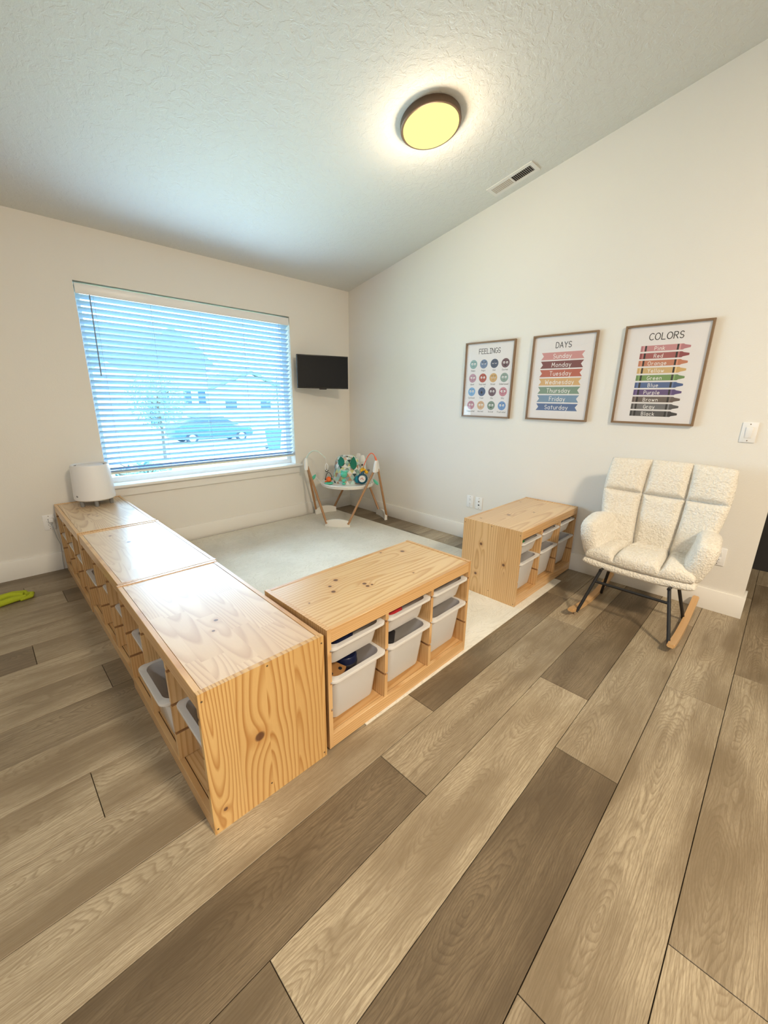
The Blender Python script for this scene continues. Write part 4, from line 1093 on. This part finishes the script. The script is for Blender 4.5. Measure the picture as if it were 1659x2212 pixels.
for k, c in feet.items():
    t_ = tang[k]; nn = Vector((-t_.y, t_.x)); out = c-Vector((jc.x, jc.y))
    if nn.dot(out) < 0: nn = -nn
    bm = bmesh.new(); loops = []
    for i in range(15):
        s = -1+2*i/14; p_ = c + t_*s*0.135 + nn*(-0.018*s*s)
        hgt_ = 0.084*(1-0.36*s*s) ; w_ = 0.016
        zb = RUG_T+0.0005 if k != 'R' else 0.0005
        loops.append([rel(p_-nn*w_, zb), rel(p_+nn*w_, zb), rel(p_+nn*w_*0.8, zb+hgt_), rel(p_-nn*w_*0.8, zb+hgt_)])
    loft(bm, loops)
    fin('foot', bm, M_jwhite, jp)
def nearest(tk, fk):
    a, b = fend[fk]; return a if (a-towers[tk]).length < (b-towers[tk]).length else b
for tk, fk in (('L', 'F'), ('L', 'B'), ('Rt', 'F'), ('Rt', 'R'), ('Bk', 'R'), ('Bk', 'B')):
    b = nearest(tk, fk); tp = towers[tk]; d_ = (b-tp).normalized()*0.022
    tube_obj('leg', [rel(b, 0.035), rel(tp+d_, 0.60)], 0.0125, M_jw, jp, n=12)
for tk, tp in towers.items():
    bm = bmesh.new(); out = (tp-Vector((jc.x, jc.y))).normalized(); a = math.atan2(out.y, out.x)+math.pi/2
    ca, sa = math.cos(a), math.sin(a); loops = []
    for z, w_, dd in ((0.570, 0.118, 0.036), (0.60, 0.104, 0.038), (0.66, 0.066, 0.034), (0.692, 0.040, 0.028)):
        loops.append([rel(Vector((tp.x+p.x*ca-p.y*sa, tp.y+p.x*sa+p.y*ca)), z) for p in rrect(w_, dd, 0.010, 0, n=3)])
    loft(bm, loops); fin('tower_cap', bm, M_jwhite, jp)
# tray
lathe_obj('tray', [(0.15, 0.428), (0.20, 0.424), (0.262, 0.424), (0.280, 0.430), (0.294, 0.430), (0.300, 0.424), (0.297, 0.414), (0.290, 0.411), (0.294, 0.403), (0.288, 0.393), (0.25, 0.388), (0.19, 0.392), (0.15, 0.408), (0.15, 0.428)], M_jwhite, jp, n=72)
# patterned fabric seat: triangles as coloured facets
def tri_fabric():
    k = NT('triangle_fabric'); k2 = k.n('Attribute', attribute_name='tri').outputs['Color']; k.bsdf(k2, 0.85); return k.m
M_tri = tri_fabric()
pal = [(0.40, 0.48, 0.46), (0.72, 0.74, 0.70), (0.25, 0.34, 0.34), (0.80, 0.80, 0.76), (0.36, 0.58, 0.50), (0.62, 0.62, 0.28), (0.45, 0.27, 0.18), (0.03, 0.07, 0.07), (0.58, 0.64, 0.62), (0.70, 0.52, 0.40), (0.82, 0.82, 0.80), (0.55, 0.78, 0.72)]
bm = bmesh.new(); cl_l = None
profile = [(0.158, 0.420), (0.158, 0.460), (0.156, 0.502), (0.152, 0.544), (0.147, 0.584), (0.140, 0.622), (0.130, 0.656), (0.114, 0.686), (0.088, 0.708), (0.050, 0.718)]
n = 18; rings = []
for i, (r, z) in enumerate(profile):
    off = 0.5*(i % 2); rr = []
    for k in range(n):
        a = 2*math.pi*(k+off)/n
        rr.append(bm.verts.new((r*math.cos(a)*1.02, r*math.sin(a), z+0.006*math.sin(3*a+i))))
    rings.append(rr)
random.seed(5)
faces_c = []
for i in range(len(rings)-1):
    A, B = rings[i], rings[i+1]
    for k in range(n):
        k2 = (k+1) % n
        if i % 2 == 0: tr = ((A[k], A[k2], B[k]), (A[k2], B[k2], B[k]))
        else: tr = ((A[k], A[k2], B[k2]), (A[k], B[k2], B[k]))
        for q_ in tr: faces_c.append((bm.faces.new(q_), random.choice(pal)))
top = bm.faces.new(rings[-1]); faces_c.append((top, (0.75, 0.78, 0.76)))
lay = bm.loops.layers.float_color.new('tri')
for f, c in faces_c:
    for lp in f.loops: lp[lay] = (*c, 1)
bmesh.ops.recalc_face_normals(bm, faces=bm.faces[:])
me = bpy.data.meshes.new('fabric_seat'); bm.to_mesh(me); bm.free()
seat = link('fabric_seat', me, M_tri, jp)
M_bind = plain('seat_binding', (0.80, 0.80, 0.77), 0.8); M_leaf = plain('leaf_green_felt', (0.0, 0.16, 0.10), 0.7)
M_mint = plain('mint_plastic', (0.10, 0.55, 0.38), 0.25)
toC = (Vector((-3.25, -3.85))-Vector((jc.x, jc.y))).normalized()   # front of the seat faces the room
fa = math.atan2(toC.y, toC.x)
def onseat(da, z, lift=0.004):
    for (r0, z0), (r1, z1) in zip(profile, profile[1:]):
        if z0 <= z <= z1: r = r0+(r1-r0)*(z-z0)/(z1-z0); break
    else: r = profile[-1][0]
    a = fa+math.radians(da); return Vector(((r+lift)*math.cos(a), (r+lift)*math.sin(a), z))
# leg opening binding: a drooping smile line across the front
tube_obj('binding', [onseat(x, 0.612+0.045*(abs(x+4)/44)**2*1.0-(0.012 if x > 20 else 0), 0.005) for x in range(-50, 46, 6)], 0.0075, M_bind, seat, n=8)
def leaf(name, c, up, right, ln, wd_, mat, parent):
    bm = bmesh.new(); n_ = 12; L_, R2, mid = [], [], []
    nn = up.cross(right).normalized()
    for i in range(n_+1):
        s = i/n_; w_ = wd_*math.sin(math.pi*s**0.8)**0.8
        p_ = c+up*(s-0.5)*ln
        mid.append(p_+nn*0.006); L_.append(p_-right*w_); R2.append(p_+right*w_)
    VM = [bm.verts.new(p) for p in mid]; VL = [bm.verts.new(p) for p in L_]; VR = [bm.verts.new(p) for p in R2]; VB = [bm.verts.new(p-nn*0.010) for p in mid]
    for i in range(n_):
        for A_, B_ in ((VL, VM), (VM, VR), (VR, VB), (VB, VL)):
            bm.faces.new((A_[i], B_[i], B_[i+1], A_[i+1]))
    bmesh.ops.remove_doubles(bm, verts=bm.verts[:], dist=0.0002)
    return fin(name, bm, mat, parent)
for da, zc_, tl, ln in ((-30, 0.672, -0.35, 0.115), (27, 0.655, 0.25, 0.150)):
    c = onseat(da, min(zc_, 0.699), 0.014); a = fa+math.radians(da)
    rt = Vector((-math.sin(a), math.cos(a), 0)); upv = (Vector((0, 0, 1))-Vector((math.cos(a), math.sin(a), 0))*0.45).normalized()
    u2 = (upv*math.cos(tl)+rt*math.sin(tl)).normalized(); leaf('felt_leaf', c, u2, u2.cross(Vector((math.cos(a), math.sin(a), 0.3))).normalized(), ln, 0.040, M_leaf, seat)
# mint frog teether on the front
a = fa-math.radians(12)
def onf(da, rr, z): q = fa+math.radians(da); return Vector((rr*math.cos(q), rr*math.sin(q), z))
tt = bpy.data.objects.new('teether', None); col.objects.link(tt); tt.parent = jp
blob('teether_head', onf(-12, 0.184, 0.540), 0.036, M_mint, parent=tt, sq=(1, 1, 1.0), seed=1, amp=0.05)
blob('teether_ear', onf(-20, 0.182, 0.570), 0.013, M_mint, parent=tt); blob('teether_ear', onf(-4, 0.182, 0.570), 0.013, M_mint, parent=tt)
blob('teether_body', onf(-12, 0.194, 0.475), 0.022, M_mint, parent=tt, sq=(1, 1, .8)); blob('teether_base', onf(-12, 0.198, 0.442), 0.022, M_mint, parent=tt, sq=(1, 1, .6))
# orange bead toy on a wire loop, left on the tray
M_orj = plain('toy_orange', (0.85, 0.13, 0.01), 0.35); M_yel = plain('toy_yellow', (0.9, 0.50, 0.02), 0.4); M_blue = plain('toy_blue', (0.0, 0.07, 0.12), 0.35)
M_aqua = plain('toy_aqua', (0.0, 0.22, 0.32), 0.4)
g = bpy.data.objects.new('bead_toy', None); col.objects.link(g); g.parent = jp
pb = onf(-58, 0.240, 0.432)
sd_ = Vector((-math.sin(fa), math.cos(fa), 0))*-1   # to the left in the photo -> +y side
lft = Vector((0.706, -0.706, 0))*-1
blob('bead', pb+Vector((0, 0, 0.045)), 0.030, M_orj, parent=g, sq=(1, 1, 1), seed=4, amp=0.25)
blob('toy_mount', pb+Vector((0, 0, 0.004)), 0.05, M_mint, parent=g, sq=(1, 1, .28))
tube_obj('wire_loop', [pb+lft*(0.034*math.cos(q))+Vector((0, 0, 0.045+0.075*math.sin(q))) for q in [math.pi*i/12 for i in range(13)]], 0.0035, M_blackpl, g, n=8)
blob('bead', pb+lft*0.034+Vector((0, 0, 0.02)), 0.010, M_orj, parent=g); blob('bead', pb+lft*0.034+Vector((0, 0, 0.045)), 0.010, M_blackpl, parent=g)
blob('bead', pb-lft*0.032+Vector((0, 0, 0.05)), 0.011, M_leaf, parent=g)
# blue bird roller on the right
g = bpy.data.objects.new('bird_toy', None); col.objects.link(g); g.parent = jp
pb = onf(43, 0.232, 0.490); tocam = Vector((-0.72, -0.69, 0.15)).normalized()
rot = tocam.to_track_quat('Z', 'Y').to_matrix().to_4x4()
lathe_obj('bird_body', [(0, -0.03), (0.05, -0.028), (0.058, -0.015), (0.058, 0.012), (0.050, 0.020), (0.038, 0.022), (0.037, 0.018), (0, 0.018)], M_blue, g, n=36, mtx=Matrix.Translation(pb) @ rot)
lathe_obj('bird_disc', [(0, 0.0185), (0.037, 0.0185), (0.036, 0.0215), (0, 0.023)], M_bind, g, n=32, mtx=Matrix.Translation(pb) @ rot)
tube_obj('bird_crest', [pb+Vector((0, 0, 0.045)), pb+Vector((0.004, -0.004, 0.07)), pb+Vector((0.018, -0.018, 0.09))], [0.022, 0.014, 0.004], M_blue, g, n=10)
tube_obj('disc_mark', [pb+tocam*0.026+Vector((0.7, -0.7, 0))*x+Vector((0, 0, z)) for x, z in ((-0.02, -0.004), (-0.008, 0.004), (0.004, 0.014), (0.006, -0.004), (0.020, -0.008))], 0.0028, M_red, g, n=6)
blob('aqua_roller', pb+lft*0.052+Vector((0.01, 0.01, -0.01)), 0.034, M_aqua, parent=g, sq=(1, 1, 1.25))
blob('yellow_star', pb+Vector((0.03, 0.02, 0.088)), 0.028, M_yel, parent=g, seed=8, amp=0.4); blob('yellow_star', pb+Vector((0.045, -0.02, 0.07)), 0.018, M_yel, parent=g, seed=2, amp=0.3)
blob('grey_knob', pb+Vector((0.085, -0.01, 0.085)), 0.014, plain('toy_grey', (0.2, 0.2, 0.18), 0.6), parent=g, sq=(1, 1, 1)); 
# white arm of the back tower and hanging arch toys
def arch(a, b, h, side, n_=18):
    a, b = Vector(a), Vector(b); return [a.lerp(b, i/n_)+Vector((0, 0, 1))*h*math.sin(math.pi*(i/n_)**0.85)+side*math.sin(math.pi*i/n_)*0.0 for i in range(n_+1)]
M_archw = plain('arch_mint', (0.60, 0.72, 0.66), 0.4)
tL, tR = rel(towers['L'], 0.685), rel(towers['Rt'], 0.685)
lend = Vector((-0.135, 0.015, 0.71)); 
tube_obj('toy_arch', arch(tL, tL+Vector((0.155, -0.145, 0.01)), 0.085, lft), [0.007]*6+[0.006]*6+[0.004]*7, M_archw, jp, n=8)
hg = tL+Vector((0.155, -0.145, 0.0))
tube_obj('hanger_strap', [hg+Vector((0, 0, 0.008)), hg+Vector((0.006, -0.006, -0.05))], 0.0018, M_bind, jp, n=6)
ov = [hg+Vector((0.006, -0.006, -0.090))+lft*(0.014*math.cos(q))+Vector((0, 0, 0.038*math.sin(q))) for q in [2*math.pi*i/16 for i in range(16)]]
tube_obj('ring_link', ov, 0.0055, M_bind, jp, n=8, closed=True)
ov = [hg+Vector((0.006, -0.006, -0.128))+lft*(0.014*math.cos(q))+Vector((0, 0, 0.014*math.sin(q))) for q in [2*math.pi*i/14 for i in range(14)]]
tube_obj('hook', ov, 0.0040, M_blackpl, jp, n=8, closed=True)
aR = arch(tR, tR+Vector((-0.085, 0.110, -0.055)), 0.105, lft, 22)
tube_obj('toy_arch', aR, [(0.0095 if i < 3 else 0.0045+0.0015*(i % 2)) for i in range(len(aR))], plain('arch_orange', (0.85, 0.17, 0.08), 0.4), jp, n=8)
tube_obj('hanger_strap', [aR[-1], aR[-1]+Vector((0, 0, -0.05))], 0.003, M_wood2, jp, n=6)
bw0 = rel(towers['Bk'], 0.66)
# cloth leaves on the suspension straps
for p_, s_, fl_ in ((rel(towers['L'], 0.50)+Vector((0.055, -0.05, -0.02)), 1, 0.6), (rel(towers['Rt'], 0.47)+Vector((0.02, 0.03, -0.02)), 1, -0.7)):
    leaf('strap_leaf', p_, (Vector((0, 0, 1))*0.85-lft*fl_).normalized(), (lft*0.85+Vector((0, 0, fl_*0.6))).normalized(), 0.085, 0.018, M_mint, jp)
for tk in towers:
    tp = rel(towers[tk], 0.59); d_ = Vector((-tp.x, -tp.y, 0)).normalized()
    tube_obj('suspension_strap', [tp, Vector((0, 0, 0.41))-d_*0.285], 0.003, M_bind, jp, n=6, flat=(1, 2))
# tall cloth bear peeking behind the seat
g = bpy.data.objects.new('plush_toy', None); col.objects.link(g); g.parent = jp
pq = onf(152, 0.235, 0.0); pq = Vector((0.215, -0.010, 0.0))
bm = bmesh.new(); loops = []
for z, w_, dd in ((0.40, 0.07, 0.04), (0.55, 0.085, 0.05), (0.62, 0.080, 0.05), (0.69, 0.055, 0.04), (0.705, 0.035, 0.03)):
    loops.append([Vector((pq.x+p.x*0.7+p.y*0.7, pq.y-p.x*0.7+p.y*0.7, z)) for p in rrect(w_, dd, min(w_, dd)/2.2, 0, n=3)])
loft(bm, loops); fin('plush_body', bm, M_bind, g)
blob('plush_nose', pq+Vector((-0.025, -0.025, 0.60)), 0.010, M_blackpl, parent=g)

# ------------------------------------------------------------------ lime cloth on a mop head
M_limec = NT('lime_microfibre'); cco = M_limec.obj()
nn_ = M_limec.n('TexNoise', {'Vector': cco, 'Scale': 300.0, 'Detail': 2.0}).outputs[0]
M_limec.bsdf(M_limec.mix(nn_, (0.50, 0.56, 0.03, 1), (0.30, 0.36, 0.01, 1)), 0.95, nn_, 0.8, 0.003); M_limec = M_limec.m
mp_ = thing('floor_mop', 'crumpled lime green cloth on a black mop head at the left picture edge', 'mop', (-3.42, -0.425, 0))
def strand(pts, rr, seed):
    bm = bmesh.new(); rg = tube(bm, pts, rr, 14)
    for v in bm.verts: v.co += Vector((noise.noise(v.co*40+Vector((seed, 0, 0))), noise.noise(v.co*40+Vector((0, seed, 0))), noise.noise(v.co*35)))*0.006
    for v in bm.verts: v.co.z = max(v.co.z, 0.001)
    return fin('cloth_fold', bm, M_limec, mp_, True, 80)
strand([(-0.32, 0.045, 0.018), (-0.15, 0.055, 0.020), (0.02, 0.055, 0.024), (0.14, 0.075, 0.026), (0.20, 0.055, 0.020), (0.215, 0.01, 0.018)], [0.016, 0.017, 0.019, 0.022, 0.022, 0.014], 1)
strand([(-0.32, -0.005, 0.020), (-0.12, 0.0, 0.022), (0.02, 0.010, 0.026), (0.12, 0.035, 0.036), (0.19, 0.02, 0.026)], [0.018, 0.018, 0.019, 0.022, 0.016], 5)
strand([(-0.32, -0.060, 0.019), (-0.10, -0.055, 0.021), (0.06, -0.040, 0.022), (0.14, -0.025, 0.026), (0.20, -0.005, 0.018)], [0.019, 0.019, 0.019, 0.020, 0.014], 8)
strand([(0.20, 0.05, 0.016), (0.235, 0.02, 0.018), (0.225, -0.02, 0.016), (0.17, -0.035, 0.014)], [0.012, 0.014, 0.014, 0.010], 11)
box('mop_head', -0.30, -0.02, -0.048, 0.045, 0.008, 0.030, M_blackpl, mp_, bev=0.005)
box('mop_joint', -0.20, -0.15, 0.0, 0.04, 0.030, 0.060, M_blackpl, mp_, bev=0.006)

# ------------------------------------------------------------------ outside the window
def grass_mat():
    k = NT('sunlit_lawn'); co = k.obj(); n = k.n('TexNoise', {'Vector': co, 'Scale': 1.2, 'Detail': 6.0}).outputs[0]
    k.bsdf(k.mix(n, (0.42, 0.48, 0.10, 1), (0.60, 0.58, 0.22, 1)), 0.95); return k.m
def conc_mat(name, c):
    k = NT(name); co = k.obj(); n = k.n('TexNoise', {'Vector': co, 'Scale': 2.0, 'Detail': 5.0}).outputs[0]
    k.bsdf(k.mix(n, (*c, 1), (*[q*.88 for q in c], 1)), 0.9); return k.m
M_grass = grass_mat(); M_conc = conc_mat('concrete', (0.62, 0.62, 0.60)); M_road = conc_mat('street_surface', (0.50, 0.50, 0.50))
def gz(y): return -0.42 if y < 1 else (-0.42-(y-1)*0.072 if y < 13 else -1.284)
bm = bmesh.new()
def strip(bm, y0, y1, x0=-60, x1=70, dz=0.0):
    v = [bm.verts.new((x0, y0, gz(y0)+dz)), bm.verts.new((x1, y0, gz(y0)+dz)), bm.verts.new((x1, y1, gz(y1)+dz)), bm.verts.new((x0, y1, gz(y1)+dz))]
    bm.faces.new(v)
strip(bm, 0.18, 1); strip(bm, 1, 13); tag(fin('lawn', bm, M_grass, None, False), kind='structure')
bm = bmesh.new(); strip(bm, 13, 34); tag(fin('street', bm, M_road, None, False), kind='structure')
bm = bmesh.new(); strip(bm, 34, 120); tag(fin('far_lawn', bm, M_grass, None, False), kind='structure')
bm = bmesh.new(); strip(bm, 5.2, 9.5, -60, 70, 0.02); tag(fin('sidewalk', bm, M_conc, None, False), kind='structure')
# house over the road
hs = thing('house', 'pale blue-grey house with gabled roofs seen through the blind across the street', 'house', (8, 36, -1.284))
M_side = plain('house_siding', (0.30, 0.42, 0.52), 0.7); M_roof = plain('house_roof', (0.12, 0.20, 0.30), 0.8); M_hw = plain('house_window', (0.03, 0.08, 0.14), 0.2); M_htrim = plain('house_trim', (0.7, 0.72, 0.74), 0.6)
prism('house_wall', [(-9, 0), (5, 0), (5, 5.4), (2.2, 7.8), (-0.6, 5.4), (-9, 5.4)], 0, 9, 'y', M_side, hs)
prism('roof', [(-9.5, 5.3), (5.5, 5.3), (5.5, 5.5), (2.2, 8.3), (-1.2, 5.5), (-9.5, 5.5)], -0.5, 0.2, 'y', M_roof, hs)
prism('roof', [(-0.5, 5.4), (4.5, 8.4), (9.5, 5.4)], -9.5, 5.5, 'x', M_roof, hs)
prism('garage_gable', [(-5.6, 0), (-0.9, 0), (-0.9, 3.2), (-3.3, 5.0), (-5.6, 3.2)], -2.2, 0, 'y', M_side, hs)
box('garage_door', -5.2, -1.3, -2.26, -2.2, 0.0, 2.5, M_htrim, hs)
for x in (2.6, 3.9, 4.3-3.6):
    w = box('house_window', x, x+0.85, -0.06, 0.0, 1.6, 3.1, M_htrim, hs); box('window_glass', x+0.08, x+0.77, -0.08, -0.06, 1.68, 3.02, M_hw, w)
box('front_door', -0.4, 0.5, -0.05, 0.0, 0.0, 2.1, M_hw, hs)
hs2 = thing('house', 'second pale house farther right behind the trees across the street', 'house', (21, 44, -1.284))
prism('house_wall', [(-5, 0), (6, 0), (6, 3.0), (0.5, 5.2), (-5, 3.0)], 0, 8, 'y', M_htrim, hs2)
prism('roof', [(-5.5, 2.9), (0.5, 5.3), (6.5, 2.9), (6.5, 3.15), (0.5, 5.6), (-5.5, 3.15)], -0.4, 8.4, 'y', M_roof, hs2)
for x in (-3, 1.5): w = box('house_window', x, x+1.6, -0.06, 0, 1.0, 2.2, M_htrim, hs2); box('window_glass', x+0.1, x+1.5, -0.09, -0.06, 1.1, 2.1, M_hw, w)
# parked car
cr = thing('car', 'blue sedan parked on the street outside the window', 'car', (6.6, 20.5, -1.284))
M_carp = plain('car_paint_blue', (0.03, 0.13, 0.30), 0.25, 0.2); M_carg = plain('car_glass', (0.02, 0.06, 0.12), 0.08); M_tire = plain('tire_rubber', (0.02, 0.04, 0.06), 0.8); M_alloy = plain('wheel_alloy', (0.35, 0.42, 0.5), 0.35, 0.6)
def loft_car():
    bm = bmesh.new(); loops = []
    prof = [(-2.35, 0.42, 0.70, .6), (-2.25, 0.28, 0.92, .82), (-1.7, 0.24, 1.02, .88), (-1.0, 0.22, 1.02, .9), (0, 0.22, 1.0, .9), (0.9, 0.22, 0.98, .9), (1.6, 0.24, 0.90, .88), (2.2, 0.28, 0.74, .80), (2.38, 0.40, 0.60, .6)]
    for x, z0, z1, hw in prof:
        loops.append([Vector((x, -hw*0.92, z0)), Vector((x, -hw, (z0+z1)/2)), Vector((x, -hw*0.93, z1)), Vector((x, hw*0.93, z1)), Vector((x, hw, (z0+z1)/2)), Vector((x, hw*0.92, z0))])
    loft(bm, loops); return bm
fin('car_body', loft_car(), M_carp, cr)
bm = bmesh.new(); loft(bm, [[Vector((x, -w_, 0.98)), Vector((x, w_, 0.98)), Vector((x2, w2, z)), Vector((x2, -w2, z))] for x, x2, w_, w2, z in ((-1.95, -1.93, .78, .76, 1.0), (-1.9, -1.2, .80, .66, 1.32), (-0.6, -0.5, .82, .68, 1.45), (0.3, 0.2, .82, .68, 1.44), (1.3, 0.75, .80, .66, 1.30), (1.42, 1.4, .78, .76, 1.0))])
fin('car_cabin', bm, M_carg, cr)
box('car_roof', -1.05, 0.6, -0.66, 0.66, 1.40, 1.47, M_carp, cr, bev=0.03)
for sx in (-1.42, 1.45):
    for sy in (-0.82, 0.82):
        w = lathe_obj('wheel', [(0, -0.1), (0.30, -0.1), (0.33, -0.06), (0.33, 0.06), (0.30, 0.1), (0, 0.1)], M_tire, cr, n=28, mtx=Matrix.Translation((sx, sy, 0.33)) @ Matrix.Rotation(math.pi/2, 4, 'X'))
        lathe_obj('hubcap', [(0, 0.102), (0.2, 0.102), (0.2, -0.102), (0, -0.102)], M_alloy, w, n=20, mtx=Matrix.Translation((sx, sy, 0.33)) @ Matrix.Rotation(math.pi/2, 4, 'X'))
# wheelie bin
wb = thing('rubbish_bin', 'blue wheeled rubbish bin at the kerb right of the parked car', 'rubbish bin', (7.55, 15.0, -1.284))
M_wb = plain('bin_blue', (0.06, 0.20, 0.32), 0.5)
bm = bmesh.new(); loft(bm, [rrect(0.46, 0.5, 0.05, 0.02, n=3), rrect(0.60, 0.72, 0.06, 0.95, n=3)]); fin('bin_body', bm, M_wb, wb)
bm = bmesh.new(); loft(bm, [rrect(0.64, 0.76, 0.06, 0.95, n=3), rrect(0.64, 0.76, 0.06, 1.0, n=3), rrect(0.5, 0.6, 0.06, 1.07, n=3)]); fin('lid', bm, M_wb, wb)
for sx in (-0.27, 0.27): lathe_obj('wheel', [(0, -0.03), (0.1, -0.03), (0.1, 0.03), (0, 0.03)], M_tire, wb, n=16, mtx=Matrix.Translation((sx, 0.3, 0.1)) @ Matrix.Rotation(math.pi/2, 4, 'Y'))
# trees
M_lf = plain('foliage', (0.16, 0.34, 0.36), 0.8); M_bark = plain('bark', (0.12, 0.09, 0.07), 0.9)
def tree(label, loc, h, r, nl, seed):
    random.seed(seed); t = thing('street_tree', label, 'tree', loc)
    bm = bmesh.new(); tube(bm, [(0, 0, 0), (0.03, 0, h*0.35), (0, 0.05, h*0.6), (0.05, 0, h*0.9)], [0.07, 0.055, 0.04, 0.01], 8)
    for i in range(9):
        a = random.random()*6.28; z = h*(0.35+0.5*i/9); tube(bm, [(0, 0, z), (r*0.4*math.cos(a), r*0.4*math.sin(a), z+h*0.08), (r*0.85*math.cos(a), r*0.85*math.sin(a), z+h*0.2)], [0.025, 0.015, 0.006], 5)
    fin('trunk', bm, M_bark, t)
    V, F = [], []
    for i in range(nl):
        while True:
            p = Vector((random.uniform(-1, 1), random.uniform(-1, 1), random.uniform(-1, 1)))
            if p.length < 1: break
        c = Vector((p.x*r, p.y*r, h*0.68+p.z*h*0.34)); a = Vector((random.gauss(0, 1), random.gauss(0, 1), random.gauss(0, 1))).normalized(); b = a.orthogonal().normalized(); s = random.uniform(0.03, 0.07)
        k = len(V); V += [c-a*s, c+b*s*0.6, c+a*s, c-b*s*0.6]; F.append((k, k+1, k+2, k+3))
    o = link('foliage', mesh('foliage', V, F), M_lf, t); o['kind'] = 'stuff'
tree('young leafy tree left of the parked car across the front yard', (2.3, 15.0, -1.284), 3.6, 1.15, 2600, 3)
tree('taller thin tree between the two houses outside', (15.6, 28.0, -1.284), 5.2, 1.6, 3000, 4)
tree('small low shrub tree just outside the window bottom', (-1.55, 3.0, gz(3.0)), 0.9, 0.45, 700, 6)

bpy.context.view_layer.update()
